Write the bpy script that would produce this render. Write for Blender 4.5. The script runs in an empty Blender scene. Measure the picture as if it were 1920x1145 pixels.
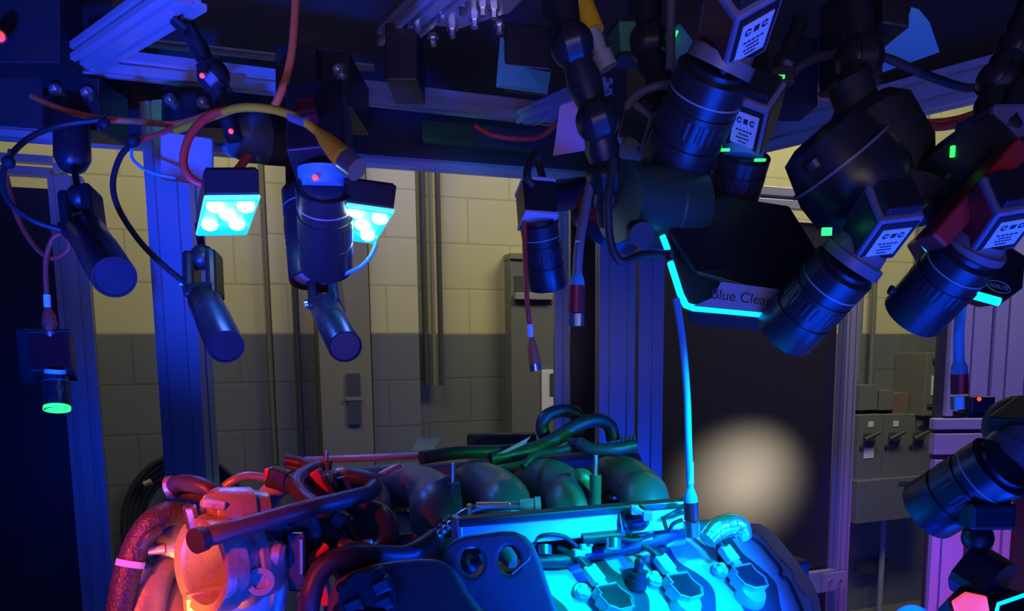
import bpy, bmesh, math, random
from mathutils import Vector as V, Matrix
random.seed(7)
sc = bpy.context.scene
COL = sc.collection
# ---------------------------------------------------------------- camera
W, H, F = 1920.0, 1145.0, 1450.0
PX, PY = 960.0, 850.0                      # principal point (the photo is a crop)
CAM = V((0, 0, 1.5))
R3 = (Matrix.Rotation(math.radians(90 - 7.2), 3, 'X') @ Matrix.Rotation(math.radians(-0.6), 3, 'Z'))
cd = bpy.data.cameras.new('camera'); cam = bpy.data.objects.new('camera', cd); COL.objects.link(cam)
cam.matrix_world = Matrix.Translation(CAM) @ R3.to_4x4()
cd.sensor_fit = 'HORIZONTAL'; cd.sensor_width = 36.0; cd.lens = 36.0 * F / W
cd.shift_x = 0.0; cd.shift_y = (PY - H / 2) / W
cd.clip_start = 0.02; cd.clip_end = 60
sc.camera = cam
sc.view_settings.view_transform = 'Standard'; sc.view_settings.look = 'None'
sc.view_settings.gamma = 1.0; sc.view_settings.use_curve_mapping = False
sc.view_settings.exposure = 0.0

def ray(px, py):
    return R3 @ V(((px - PX) / F, -(py - PY) / F, -1.0))
def at(px, py, d):                         # point seen at (px,py) on the vertical plane y = d
    r = ray(px, py); return CAM + r * (d / r.y)
def atz(px, py, z):                        # ... at height z
    r = ray(px, py); return CAM + r * ((z - CAM.z) / r.z)
def onp(px, py, p0, n):                    # ... on a given plane
    r = ray(px, py); return CAM + r * ((p0 - CAM).dot(n) / r.dot(n))
def L3(*t): return [at(*a) for a in t]

# ---------------------------------------------------------------- world and lamps
w = bpy.data.worlds.new('world'); sc.world = w; w.use_nodes = True
w.node_tree.nodes['Background'].inputs[0].default_value = (0.004, 0.012, 0.16, 1)
w.node_tree.nodes['Background'].inputs[1].default_value = 0.35
def area(name, loc, tgt, sx, sy, power, color, spread=180):
    l = bpy.data.lights.new(name, 'AREA'); l.shape = 'RECTANGLE'; l.size = sx; l.size_y = sy
    l.energy = power; l.color = color; l.spread = math.radians(spread)
    o = bpy.data.objects.new(name, l); COL.objects.link(o); o.location = loc
    o.rotation_euler = (V(tgt) - V(loc)).to_track_quat('-Z', 'Y').to_euler(); return o
def spot(name, loc, tgt, power, color, ang=50, blend=0.5, rad=0.02):
    l = bpy.data.lights.new(name, 'SPOT'); l.energy = power; l.color = color
    l.spot_size = math.radians(ang); l.spot_blend = blend; l.shadow_soft_size = rad
    o = bpy.data.objects.new(name, l); COL.objects.link(o); o.location = loc
    o.rotation_euler = (V(tgt) - V(loc)).to_track_quat('-Z', 'Y').to_euler(); return o
BLUE = (0.0, 0.05, 1.0); CYAN = (0.0, 0.72, 0.92); RED = (1.0, 0.05, 0.004); GREEN = (0.02, 1.0, 0.22)
WALLDIR = V((0.937, 0.349, 0)); WALLN = V((0.349, -0.937, 0))     # along the wall, out of the wall
# hall lamps: dim warm light on the block wall
area('hall_lamp', (1.9, 2.65, 3.7), (1.6, 4.0, 1.7), 1.8, 0.5, 46, (1.0, 0.93, 0.66))
area('hall_lamp', (-0.9, 2.2, 3.5), (-0.7, 3.1, 1.6), 1.6, 0.4, 20, (1.0, 0.92, 0.66))
# added blue fill lights out of view, standing in for scattered LED light
area('blue_fill', (0.1, -0.5, 1.0), (0.0, 1.7, 2.05), 1.6, 0.6, 8.5, BLUE, 150)
area('blue_fill', (0.40, 0.42, 0.66), (0.3, 1.3, 2.1), 0.9, 0.3, 9, BLUE, 110)
area('blue_fill', (0.75, 0.9, 0.75), (-0.6, 1.8, 1.9), 0.3, 0.3, 6, BLUE, 170)
spot('blue_fill', (-0.72, 0.30, 1.0), at(420, 60, 1.8), 330, BLUE, 52, 1.0, 0.05)
spot('cyan_fill', at(648, 312, 1.88), at(960, 288, 2.14), 2.2, CYAN, 60, 1.0, 0.01)  # added spot, stands in for LED spill along the back beam
spot('cyan_fill', at(205, 246, 1.64), at(290, 208, 1.76), 0.5, CYAN, 70, 1.0, 0.01)  # added spot, same spill on the left end of the beam
spot('cyan_fill', (0.72, 0.22, 1.86), at(1200, 1028, 1.0), 85.0, CYAN, 23, 0.9, 0.02)  # added unseen light to brighten the fuel rail and cam cover
spot('warm_patch_spot', (3.1, 1.75, 1.25), onp(1396, 925, V((0, 2.72, 0)), V((0.349, -0.937, 0))), 1000, (1.0, 0.84, 0.62), 9.6, 1.0, 0.14)  # added unseen spot that draws the reflected patch on the guard door
# red lamp in front of the throttle body, green one above the right of the engine
spot('red_lamp', (-0.50, 0.42, 1.52), at(430, 1040, 0.93), 24.0, RED, 38, 0.9)
spot('red_lamp', at(225, 1290, 0.74), at(385, 1065, 0.88), 5.0, (1.0, 0.16, 0.0), 50, 0.8)  # added orange spot for a hotter glow inside the bore
spot('red_lamp', (-0.30, 0.50, 1.25), at(430, 250, 1.3), 4.5, (1.0, 0.12, 0.05), 60, 1.0)  # added red fill for the overhead cables on the left
area('hall_fill', (0.2, -0.9, 1.5), (0.2, 1.0, 2.5), 1.2, 0.5, 1.7, (1.0, 0.78, 0.66), 66)
spot('green_lamp', (0.66, 0.62, 1.56), at(1100, 945, 1.2), 26.0, GREEN, 25, 0.9)
spot('violet_lamp', at(2150, 900, 1.5), at(1800, 760, 2.9), 16, (0.22, 0.06, 1.0), 80, 0.8)
spot('pink_lamp', at(2050, 1420, 1.9), at(1800, 1080, 2.95), 16, (1.0, 0.05, 0.62), 55, 1.0)

# ---------------------------------------------------------------- materials
def mat(name, col, rough=0.5, metal=0.0, noise=0.12, scale=30, bump=0.0, emit=None, est=0, spec=0.5, alpha=None):
    m = bpy.data.materials.new(name); m.use_nodes = True; nt = m.node_tree; b = nt.nodes['Principled BSDF']
    b.inputs['Roughness'].default_value = rough; b.inputs['Metallic'].default_value = metal
    b.inputs['Specular IOR Level'].default_value = spec
    tc = nt.nodes.new('ShaderNodeTexCoord')
    n = nt.nodes.new('ShaderNodeTexNoise'); n.inputs['Scale'].default_value = scale; n.inputs['Detail'].default_value = 3
    nt.links.new(tc.outputs['Object'], n.inputs['Vector'])
    r = nt.nodes.new('ShaderNodeMix'); r.data_type = 'RGBA'
    c = V(col)
    r.inputs[6].default_value = (*(c * (1 - noise)), 1); r.inputs[7].default_value = (*(c * (1 + noise)), 1)
    nt.links.new(n.outputs['Fac'], r.inputs[0]); nt.links.new(r.outputs[2], b.inputs['Base Color'])
    if bump:
        bp = nt.nodes.new('ShaderNodeBump'); bp.inputs['Strength'].default_value = bump; bp.inputs['Distance'].default_value = 0.002
        nt.links.new(n.outputs['Fac'], bp.inputs['Height']); nt.links.new(bp.outputs[0], b.inputs['Normal'])
    if emit:
        b.inputs['Emission Color'].default_value = (*emit, 1); b.inputs['Emission Strength'].default_value = est
    return m
M = {}
M['black'] = mat('black_anodised', (0.018, 0.018, 0.022), 0.38, 0, 0.2, 80)
M['blackmatte'] = mat('black_matte', (0.012, 0.012, 0.014), 0.7, 0, 0.2, 60, 0.3)
M['lens'] = mat('lens_barrel', (0.022, 0.022, 0.028), 0.33, 0.0, 0.2, 120)
M['rubber'] = mat('rubber', (0.03, 0.03, 0.033), 0.5, 0, 0.2, 60, 0.3)
M['hose'] = mat('hose_rubber', (0.05, 0.05, 0.055), 0.42, 0, 0.25, 90, 0.4)
M['alu'] = mat('aluminium', (0.50, 0.50, 0.52), 0.34, 0.35, 0.06, 40)
M['alucast'] = mat('cast_aluminium', (0.42, 0.41, 0.40), 0.38, 0.5, 0.12, 120, 0.5)
M['steel'] = mat('steel', (0.62, 0.62, 0.64), 0.25, 0.9, 0.08, 60)
M['greymetal'] = mat('grey_painted_metal', (0.16, 0.165, 0.15), 0.5, 0, 0.1, 20)
M['greydark'] = mat('grey_dark_metal', (0.06, 0.065, 0.065), 0.5, 0, 0.1, 20)
M['red'] = mat('red_anodised', (0.42, 0.02, 0.03), 0.4, 0.2, 0.1, 60)
M['darkred'] = mat('dark_red_anodised', (0.12, 0.008, 0.015), 0.45, 0.2, 0.1, 60)
M['orange'] = mat('orange_sleeve', (0.85, 0.17, 0.04), 0.5, 0, 0.1, 60)
M['redcable'] = mat('red_sleeve', (0.75, 0.06, 0.03), 0.5, 0, 0.1, 60)
M['yellow'] = mat('yellow_sleeve', (0.75, 0.42, 0.01), 0.5, 0, 0.1, 60)
M['bluecable'] = mat('teal_sleeve', (0.10, 0.38, 0.55), 0.5, 0, 0.1, 60)
M['grey'] = mat('grey_plastic', (0.30, 0.30, 0.30), 0.5, 0, 0.1, 60)
M['white'] = mat('white_label', (0.75, 0.76, 0.78), 0.6, 0, 0.05, 60)
M['glue'] = mat('clear_grey_plastic', (0.16, 0.15, 0.17), 0.4, 0, 0.15, 60)
M['ink'] = mat('ink', (0.02, 0.02, 0.03), 0.6)
M['deck'] = mat('dark_deck_sheet', (0.035, 0.035, 0.04), 0.55, 0, 0.15, 12)
M['paper'] = mat('paper', (0.78, 0.80, 0.82), 0.8, 0, 0.04, 30)
M['barrel'] = mat('satin_barrel', (0.09, 0.09, 0.10), 0.38, 0, 0.1, 60)
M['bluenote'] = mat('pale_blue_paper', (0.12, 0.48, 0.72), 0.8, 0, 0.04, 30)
M['purplepaper'] = mat('pink_paper', (0.80, 0.42, 0.62), 0.8, 0, 0.06, 30)
M['foil'] = mat('crumpled_foil', (0.7, 0.7, 0.7), 0.22, 0.85, 0.25, 70, 1.0)
M['braid'] = mat('braided_sleeve', (0.09, 0.08, 0.08), 0.35, 0.3, 0.5, 260, 1.0)
M['glasslens'] = mat('lens_glass', (0.10, 0.10, 0.11), 0.12, 0, 0.1, 10, spec=0.8)
M['railpaint'] = mat('satin_rail_metal', (0.78, 0.80, 0.80), 0.4, 0.1, 0.03, 40)
M['cover'] = mat('painted_cover', (0.55, 0.60, 0.62), 0.5, 0.1, 0.03, 40, 0.05)
M['coverdark'] = mat('cover_recess', (0.06, 0.065, 0.07), 0.5, 0, 0.1, 40)
M['bracket'] = mat('black_coated_steel', (0.16, 0.16, 0.17), 0.42, 0, 0.1, 60, 0.1)
M['plastic'] = mat('black_manifold_plastic', (0.10, 0.10, 0.105), 0.36, 0, 0.12, 150, 0.15)
M['coil'] = mat('coil_plastic', (0.03, 0.032, 0.032), 0.22, 0, 0.1, 40)
M['panelblack'] = mat('black_panel', (0.035, 0.033, 0.032), 0.35, 0, 0.08, 3, spec=0.6)
M['ledwhite'] = mat('led_core', (0.8, 0.9, 1), 0.5, emit=(0.75, 1.0, 1.0), est=14)
M['ledcyan'] = mat('led_face', (0.1, 0.6, 0.7), 0.4, emit=(0.0, 0.74, 0.80), est=0.95)
M['ledrim'] = mat('led_rim', (0.3, 0.7, 0.8), 0.4, emit=(0.10, 0.80, 1.0), est=1.0)  # bezel is no lamp; LED light on its frame is put in as emission
M['violetgrey'] = mat('violet_grey_housing', (0.22, 0.20, 0.28), 0.5, 0.1, 0.08, 40)
M['ledbar'] = mat('led_bar', (0.1, 0.6, 0.8), 0.4, emit=(0.0, 0.55, 1.0), est=2.0)
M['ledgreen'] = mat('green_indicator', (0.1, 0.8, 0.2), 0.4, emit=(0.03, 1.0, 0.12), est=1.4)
M['ledred'] = mat('red_indicator', (0.8, 0.1, 0.1), 0.4, emit=(1.0, 0.06, 0.02), est=1.4)
M['redlampface'] = mat('red_lamp_face', (0.8, 0.3, 0.3), 0.4, emit=(1.0, 0.09, 0.09), est=0.9)
M['violetpaint'] = mat('pale_violet_sheet', (0.55, 0.50, 0.72), 0.6, 0, 0.05, 8)

# ---------------------------------------------------------------- mesh helpers
class MB:
    def __init__(s): s.v = []; s.f = []
    def add(s, vs, fs):
        o = len(s.v); s.v += [V(a) for a in vs]; s.f += [tuple(i + o for i in f) for f in fs]; return s
    def box(s, c, sx, sy, sz, X=None, Y=None, Z=None):
        X = X or V((1, 0, 0)); Y = Y or V((0, 1, 0)); Z = Z or V((0, 0, 1)); c = V(c)
        vs = [c + X * (a * sx / 2) + Y * (b * sy / 2) + Z * (d * sz / 2) for a in (-1, 1) for b in (-1, 1) for d in (-1, 1)]
        return s.add(vs, [(0, 1, 3, 2), (4, 6, 7, 5), (0, 4, 5, 1), (2, 3, 7, 6), (0, 2, 6, 4), (1, 5, 7, 3)])
    def prism(s, pts, vec):
        n = len(pts); pts = [V(p) for p in pts]; vec = V(vec)
        vs = pts + [p + vec for p in pts]
        return s.add(vs, [tuple(range(n)), tuple(range(2 * n - 1, n - 1, -1))] + [(i, i + n, (i + 1) % n + n, (i + 1) % n) for i in range(n)])
    def lathe(s, p0, p1, prof, seg=28, cap=True):
        p0, p1 = V(p0), V(p1); a = (p1 - p0); q = a.normalized().to_track_quat('Z', 'Y')
        X, Y = q @ V((1, 0, 0)), q @ V((0, 1, 0)); vs = []; fs = []
        for t, r in prof:
            for k in range(seg):
                g = 2 * math.pi * k / seg
                vs.append(p0 + a * t + X * (r * math.cos(g)) + Y * (r * math.sin(g)))
        for i in range(len(prof) - 1):
            for k in range(seg):
                k2 = (k + 1) % seg
                fs.append((i * seg + k, i * seg + k2, (i + 1) * seg + k2, (i + 1) * seg + k))
        if cap:
            fs.append(tuple(range(seg - 1, -1, -1))); fs.append(tuple(range((len(prof) - 1) * seg, len(prof) * seg)))
        return s.add(vs, fs)
    def cyl(s, p0, p1, r, seg=24, r2=None):
        return s.lathe(p0, p1, [(0, r), (1, r2 if r2 is not None else r)], seg)
    def tube(s, pts, r, seg=10, sub=6, radii=None):
        pts = [V(p) for p in pts]; rs = radii or [r] * len(pts)
        if len(pts) > 2 and sub > 1:
            q = []; rr = []
            P = [pts[0] * 2 - pts[1]] + pts + [pts[-1] * 2 - pts[-2]]
            for i in range(1, len(P) - 2):
                for k in range(sub):
                    t = k / sub; a, b, c, d = P[i - 1], P[i], P[i + 1], P[i + 2]
                    q.append(0.5 * ((2 * b) + (c - a) * t + (2 * a - 5 * b + 4 * c - d) * t * t + (3 * b - a - 3 * c + d) * t ** 3))
                    rr.append(rs[i - 1] * (1 - t) + rs[i] * t)
            q.append(pts[-1]); rr.append(rs[-1]); pts, rs = q, rr
        up = None; vs = []; fs = []
        for i, p in enumerate(pts):
            t = (pts[min(i + 1, len(pts) - 1)] - pts[max(i - 1, 0)]).normalized()
            if up is None: up = t.orthogonal().normalized()
            up = (up - t * up.dot(t)).normalized(); sd = t.cross(up)
            for k in range(seg):
                g = 2 * math.pi * k / seg; vs.append(p + up * (rs[i] * math.cos(g)) + sd * (rs[i] * math.sin(g)))
        for i in range(len(pts) - 1):
            for k in range(seg):
                k2 = (k + 1) % seg; fs.append((i * seg + k, i * seg + k2, (i + 1) * seg + k2, (i + 1) * seg + k))
        fs.append(tuple(range(seg - 1, -1, -1))); fs.append(tuple(range((len(pts) - 1) * seg, len(pts) * seg)))
        return s.add(vs, fs)
    def ball(s, c, r, seg=20, rings=12, sx=1, sy=1, sz=1):
        c = V(c); vs = []; fs = []
        for i in range(rings + 1):
            th = math.pi * i / rings
            for k in range(seg):
                g = 2 * math.pi * k / seg
                vs.append(c + V((sx * r * math.sin(th) * math.cos(g), sy * r * math.sin(th) * math.sin(g), sz * r * math.cos(th))))
        for i in range(rings):
            for k in range(seg):
                k2 = (k + 1) % seg; fs.append((i * seg + k, (i + 1) * seg + k, (i + 1) * seg + k2, i * seg + k2))
        return s.add(vs, fs)
    def build(s, name, m, parent=None, smooth=True, bevel=0.0, segs=2, origin=None):
        me = bpy.data.meshes.new(name)
        if parent is not None: o0 = wloc(parent)
        else: o0 = V(origin) if origin is not None else sum(s.v, V()) / len(s.v)
        me.from_pydata([p - o0 for p in s.v], [], s.f)
        bm = bmesh.new(); bm.from_mesh(me); bmesh.ops.remove_doubles(bm, verts=bm.verts, dist=1e-6)
        bmesh.ops.recalc_face_normals(bm, faces=bm.faces)
        if smooth:
            for f in bm.faces: f.smooth = True
            for e in bm.edges:
                if len(e.link_faces) == 2 and e.calc_face_angle(0) > math.radians(38): e.smooth = False
        bm.to_mesh(me); bm.free(); me.materials.append(m if not isinstance(m, str) else M[m])
        o = bpy.data.objects.new(name, me); COL.objects.link(o)
        if parent is not None:
            o.parent = parent; WL[o.name] = o0
        else:
            o.location = o0; WL[o.name] = o0
        if bevel:
            b = o.modifiers.new('bevel', 'BEVEL'); b.width = bevel; b.segments = segs; b.limit_method = 'ANGLE'; b.angle_limit = math.radians(40)
        return o
WL = {}
def wloc(o): return WL[o.name]
def tag(o, label=None, cat=None, group=None, kind=None):
    if label: o['label'] = label
    if cat: o['category'] = cat
    if group: o['group'] = group
    if kind: o['kind'] = kind
    return o
def thing(name, label, cat, loc, group=None):
    o = bpy.data.objects.new(name, None); COL.objects.link(o); o.empty_display_size = 0.02
    o.location = V(loc); WL[o.name] = V(loc); return tag(o, label, cat, group)
def structure(o): o['kind'] = 'structure'; return o
def extr(p0, p1, wx, wy, side, nx=1, ny=1, slot=0.008, dep=0.009):
    """T-slot profile from p0 to p1; side = direction of the wx width"""
    p0, p1 = V(p0), V(p1); a = (p1 - p0).normalized(); X = V(side); X = (X - a * X.dot(a)).normalized(); Y = a.cross(X)
    out = []
    def edge(A, B, n, inn):
        d = (B - A); Ln = d.length; u = d / Ln; out.append(A)
        for i in range(n):
            c = A + u * (Ln * (i + 0.5) / n)
            out.extend([c - u * slot / 2, c - u * slot / 2 + inn * dep, c + u * slot / 2 + inn * dep, c + u * slot / 2])
    c = [X * (-wx / 2) + Y * (-wy / 2), X * (wx / 2) + Y * (-wy / 2), X * (wx / 2) + Y * (wy / 2), X * (-wx / 2) + Y * (wy / 2)]
    edge(c[0], c[1], nx, Y); edge(c[1], c[2], ny, -X); edge(c[2], c[3], nx, -Y); edge(c[3], c[0], ny, X)
    return [p0 + q for q in out], p1 - p0
def bolts(mb, pts, n, r=0.006, h=0.006):
    for p in pts: mb.lathe(p, V(p) + V(n) * h, [(0, r), (0.7, r), (1, r * 0.7)], 12)
    return mb
def text(body, loc, X, Y, size, m, parent, name='lettering'):
    cu = bpy.data.curves.new(name, 'FONT'); cu.body = body; cu.size = size; cu.extrude = 0.0002; cu.align_x = 'CENTER'; cu.align_y = 'CENTER'
    t = bpy.data.objects.new(name + '_curve', cu); COL.objects.link(t); bpy.context.view_layer.update()
    me = bpy.data.meshes.new_from_object(t.evaluated_get(bpy.context.evaluated_depsgraph_get()))
    bpy.data.objects.remove(t); X = V(X).normalized(); Z = X.cross(V(Y)).normalized(); Y = Z.cross(X)
    mt = Matrix((X, Y, Z)).transposed(); o0 = wloc(parent)
    for v in me.vertices: v.co = mt @ v.co + V(loc) - o0
    me.materials.clear(); me.materials.append(M[m] if isinstance(m, str) else m)
    o = bpy.data.objects.new(name, me); COL.objects.link(o); o.parent = parent; WL[o.name] = o0
    return o
# ================================================================ SETTING
WP = V((0, 3.645, 0))
WROT = math.atan2(WALLDIR.y, WALLDIR.x)
def pw(px, py, off=0.0): return onp(px, py, WP + WALLN * off, WALLN)
def wl(p):                                  # world -> wall coordinates (along, height)
    return (V(p) - WP).dot(WALLDIR), p.z
def wall_material():
    m = bpy.data.materials.new('painted_block_wall'); m.use_nodes = True; nt = m.node_tree; b = nt.nodes['Principled BSDF']
    N = nt.nodes.new; Lk = nt.links.new
    b.inputs['Roughness'].default_value = 0.6
    tc = N('ShaderNodeTexCoord'); sp = N('ShaderNodeSeparateXYZ'); Lk(tc.outputs['Object'], sp.inputs[0])
    cb = N('ShaderNodeCombineXYZ'); Lk(sp.outputs[0], cb.inputs[0]); Lk(sp.outputs[2], cb.inputs[1])
    br = N('ShaderNodeTexBrick'); Lk(cb.outputs[0], br.inputs['Vector'])
    br.inputs['Scale'].default_value = 1.0; br.inputs['Brick Width'].default_value = 0.4; br.inputs['Row Height'].default_value = 0.2
    br.inputs['Mortar Size'].default_value = 0.006; br.inputs['Mortar Smooth'].default_value = 0.4; br.offset = 0.5
    br.inputs['Color1'].default_value = (1, 1, 1, 1); br.inputs['Color2'].default_value = (0.97, 0.97, 0.97, 1); br.inputs['Mortar'].default_value = (0.80, 0.80, 0.76, 1)
    gt = N('ShaderNodeMath'); gt.operation = 'GREATER_THAN'; gt.inputs[1].default_value = 1.6; Lk(sp.outputs[2], gt.inputs[0])
    mx = N('ShaderNodeMix'); mx.data_type = 'RGBA'; Lk(gt.outputs[0], mx.inputs[0])
    mx.inputs[6].default_value = (0.155, 0.165, 0.16, 1); mx.inputs[7].default_value = (0.60, 0.56, 0.30, 1)
    ml = N('ShaderNodeMix'); ml.data_type = 'RGBA'; ml.blend_type = 'MULTIPLY'; ml.inputs[0].default_value = 1
    Lk(mx.outputs[2], ml.inputs[6]); Lk(br.outputs['Color'], ml.inputs[7])
    ns = N('ShaderNodeTexNoise'); ns.inputs['Scale'].default_value = 3; ns.inputs['Detail'].default_value = 6; Lk(tc.outputs['Object'], ns.inputs['Vector'])
    rp = N('ShaderNodeMapRange'); rp.inputs[3].default_value = 0.88; rp.inputs[4].default_value = 1.08; Lk(ns.outputs['Fac'], rp.inputs[0])
    m2 = N('ShaderNodeMix'); m2.data_type = 'RGBA'; m2.blend_type = 'MULTIPLY'; m2.inputs[0].default_value = 1
    Lk(ml.outputs[2], m2.inputs[6]); Lk(rp.outputs[0], m2.inputs[7]); Lk(m2.outputs[2], b.inputs['Base Color'])
    bp = N('ShaderNodeBump'); bp.inputs['Strength'].default_value = 0.25; bp.inputs['Distance'].default_value = 0.006
    Lk(br.outputs['Fac'], bp.inputs['Height']); bp.invert = True; Lk(bp.outputs[0], b.inputs['Normal'])
    return m
M['wall'] = wall_material()
def wallbox(name, x0, x1, z0, z1, dep, m, y0=0.0):
    me = bpy.data.meshes.new(name); bm = bmesh.new()
    mb = MB(); mb.box(((x0 + x1) / 2, (y0 - dep) / 2, (z0 + z1) / 2), x1 - x0, abs(y0 + dep), z1 - z0)
    me.from_pydata(mb.v, [], mb.f); bm.from_mesh(me); bmesh.ops.recalc_face_normals(bm, faces=bm.faces); bm.to_mesh(me); bm.free()
    me.materials.append(M[m]); o = bpy.data.objects.new(name, me); COL.objects.link(o); o.location = WP; o.rotation_euler.z = WROT; WL[o.name] = WP
    return o
structure(wallbox('wall_back', -4.5, 6.0, 0, 4.5, -0.2, 'wall'))
# the pilaster of blocks that the conduits run beside
xa = wl(pw(692, 500, .1))[0]; xb = wl(pw(782, 500, .1))[0]
structure(wallbox('wall_pilaster', xa, xb, 0, 4.5, 0.10, 'wall'))
xa = wl(pw(505, 500, .05))[0]; xb = wl(pw(560, 500, .05))[0]
structure(wallbox('wall_step', xa, xb, 0, 4.5, 0.05, 'wall'))
M['tan'] = mat('tan_painted_steel', (0.22, 0.205, 0.13), 0.5, 0, 0.06, 5)
xa = wl(pw(592, 500, .16))[0]; xb = wl(pw(690, 500, .16))[0]
t1 = structure(wallbox('trim_1', xa, xb, 0, 4.5, 0.16, 'tan'))
fl = MB().box((0.5, 2.0, -0.05), 12, 9, 0.1).build('floor', mat('concrete_floor', (0.14, 0.14, 0.14), 0.6, 0, 0.2, 4), smooth=False); structure(fl)
ce = MB().box((0.5, 2.0, 4.55), 12, 9, 0.1).build('ceiling', mat('dark_ceiling', (0.05, 0.05, 0.05), 0.8), smooth=False); structure(ce)

# ---- things on the wall
def wrect(name, x0, y0, x1, y1, dep, m, parent=None, off=0.0, bevel=0.0):
    """box on the wall whose front face is seen between two pixels"""
    a = pw(x0, y0, dep + off); b = pw(x1, y1, dep + off)
    u0, z0 = wl(a); u1, z1 = wl(b)
    c = WP + WALLDIR * ((u0 + u1) / 2) + WALLN * (off + dep / 2) + V((0, 0, (z0 + z1) / 2))
    return MB().box(c, abs(u1 - u0), dep, abs(z1 - z0), WALLDIR, WALLN, V((0, 0, 1))).build(name, m, parent, False, bevel)
def wpipe(name, x0, y0, x1, y1, r, m, off=0.03, parent=None):
    a = pw(x0, y0, off); b = pw(x1, y1, off); b = V((a.x, a.y, b.z))
    return MB().cyl(a, b, r, 14).build(name, m, parent)
G = 'conduits on the block wall'
tag(wpipe('conduit', 484, 200, 506, 870, 0.011, 'tan', 0.02), 'pale slim conduit running down the block wall left of the wall step', 'conduit', G)
tag(wpipe('conduit', 542, 300, 556, 860, 0.013, 'greydark', 0.08), 'dark conduit on the wall step just left of the tan steel column', 'conduit', G)
tag(wpipe('conduit', 787, 200, 797, 722, 0.012, 'greydark', 0.05), 'leftmost of three dark conduits between pilaster and block wall, ending halfway down', 'conduit', G)
tag(wpipe('conduit', 803, 200, 812, 722, 0.009, 'tan', 0.05), 'middle tan conduit of the three beside the pilaster', 'conduit', G)
tag(wpipe('conduit', 817, 200, 824, 722, 0.012, 'greydark', 0.05), 'rightmost of three dark conduits beside the pilaster', 'conduit', G)
for (x0, y0, y1, r, lb) in ((1740, 180, 540, 0.014, 'dark conduit high on the cream wall between the two right hand cameras'),
                           (1650, 330, 722, 0.013, 'conduit dropping into the second small grey box'),
                           (1622, 420, 715, 0.011, 'conduit dropping into the first small grey box beside the guard door post')):
    tag(wpipe('conduit', x0, y0, x0 - 14, y1, r, 'greymetal', 0.04), lb, 'conduit', G)
tag(wpipe('conduit', 1658, 960, 1655, 1200, 0.016, 'grey', 0.08), 'pale grey conduit coming down from the wiring trough', 'conduit', G)
tag(wrect('pipe_bracket', 1612, 1056, 1668, 1068, 0.05, 'greydark'), 'dark bracket across the pale conduit below the trough', 'bracket')
# grey metal wall door / cabinet with a slot handle, and a switch plate
t = thing('wall_cabinet', 'tall grey metal cabinet set on the block wall with a dark recessed handle', 'cabinet', pw(1000, 800))
wrect('cabinet_body', 957, 476, 1062, 900, 0.08, 'greymetal', t)
wrect('cabinet_frame', 957, 474, 1062, 488, 0.09, 'tan', t)
wrect('handle_recess', 965, 517, 1036, 570, 0.084, 'greydark', t)
wrect('handle', 967, 548, 1038, 562, 0.105, 'grey', t, bevel=.003)
t = thing('switch_plate', 'white switch plate on the grey wall cabinet beside the thin post', 'switch', pw(1030, 735, .08))
wrect('plate', 1016, 693, 1062, 775, 0.01, 'white', t, .08, .002); wrect('rocker', 1032, 700, 1041, 740, 0.006, 'greydark', t, .09)
t = thing('recessed_box', 'small dark recessed box low on the tan steel column', 'box', pw(665, 745, .16))
wrect('box_body', 650, 700, 678, 795, 0.01, 'greydark', t, .16); wrect('box_lip', 648, 744, 680, 750, 0.012, 'tan', t, .16)
# electrical gear on the right
def disconnect(x0, y0, x1, y1, lb, tagged=False):
    t = thing('disconnect_switch', lb, 'switch box', pw((x0 + x1) / 2, y1, .12), 'fused disconnect switches over the trough')
    wrect('enclosure', x0, y0, x1, y1, 0.16, 'greymetal', t, bevel=.004)
    h = wrect('handle_plate', x0 + 10, y0 + 34, x1 - 10, y0 + 52, 0.012, 'greydark', t, .16, .003)
    a = pw(x0 + 10, y0 + 46, .19); b = pw(x1 - 2, y0 + 32, .21)
    MB().cyl(a, b, 0.012, 10, 0.009).build('handle', 'greydark', t)
    wrect('label_plate', x0 + 17, y0 + 12, x0 + 26, y0 + 22, 0.003, 'white', t, .16)
    MB().cyl(pw(x0 - 0, y0 + 60, .165), pw(x0 + 4, y0 + 60, .165), 0.008, 10).build('latch', 'greydark', t)
    if tagged: wrect('warning_label', x0 + 9, y0 + 62, x0 + 26, y0 + 80, 0.003, 'white', t, .16)
disconnect(1612, 778, 1652, 897, 'grey disconnect switch box nearest the guard door, with a warning label', True)
disconnect(1659, 777, 1699, 892, 'middle grey disconnect switch box of the row of three')
disconnect(1705, 776, 1744, 888, 'grey disconnect switch box at the right end, beside the violet slats')
t = thing('wiring_trough', 'long grey wiring trough under the three disconnect boxes', 'trough', pw(1680, 960, .12))
wrect('trough_body', 1609, 902, 1756, 966, 0.20, 'greymetal', t, bevel=.004); wrect('trough_plate', 1686, 903, 1704, 909, 0.003, 'greydark', t, .20)
tag(wrect('junction_box', 1614, 722, 1645, 768, 0.12, 'greymetal', bevel=.003), 'small square grey junction box over the first disconnect box', 'junction box')
tag(wrect('junction_box', 1650, 732, 1675, 768, 0.12, 'greymetal', bevel=.003), 'smaller grey junction box over the middle disconnect box', 'junction box')
M['brown'] = mat('brown_box', (0.20, 0.13, 0.11), 0.6)
tag(wrect('junction_box', 1677, 737, 1703, 774, 0.12, 'brown', bevel=.003), 'small brownish box between the grey junction box and the tall panel', 'junction box')
t = thing('breaker_panel', 'tall grey breaker panel with white label high on the gray wall', 'panel', pw(1757, 770, .15))
wrect('enclosure', 1739, 661, 1776, 778, 0.22, 'greymetal', t, bevel=.004)
wrect('warning_label', 1748, 704, 1763, 740, 0.003, 'white', t, .22); wrect('latch', 1753, 671, 1763, 678, 0.015, 'greydark', t, .22)
wrect('lower_flange', 1741, 757, 1768, 762, 0.01, 'greydark', t, .22)
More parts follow.
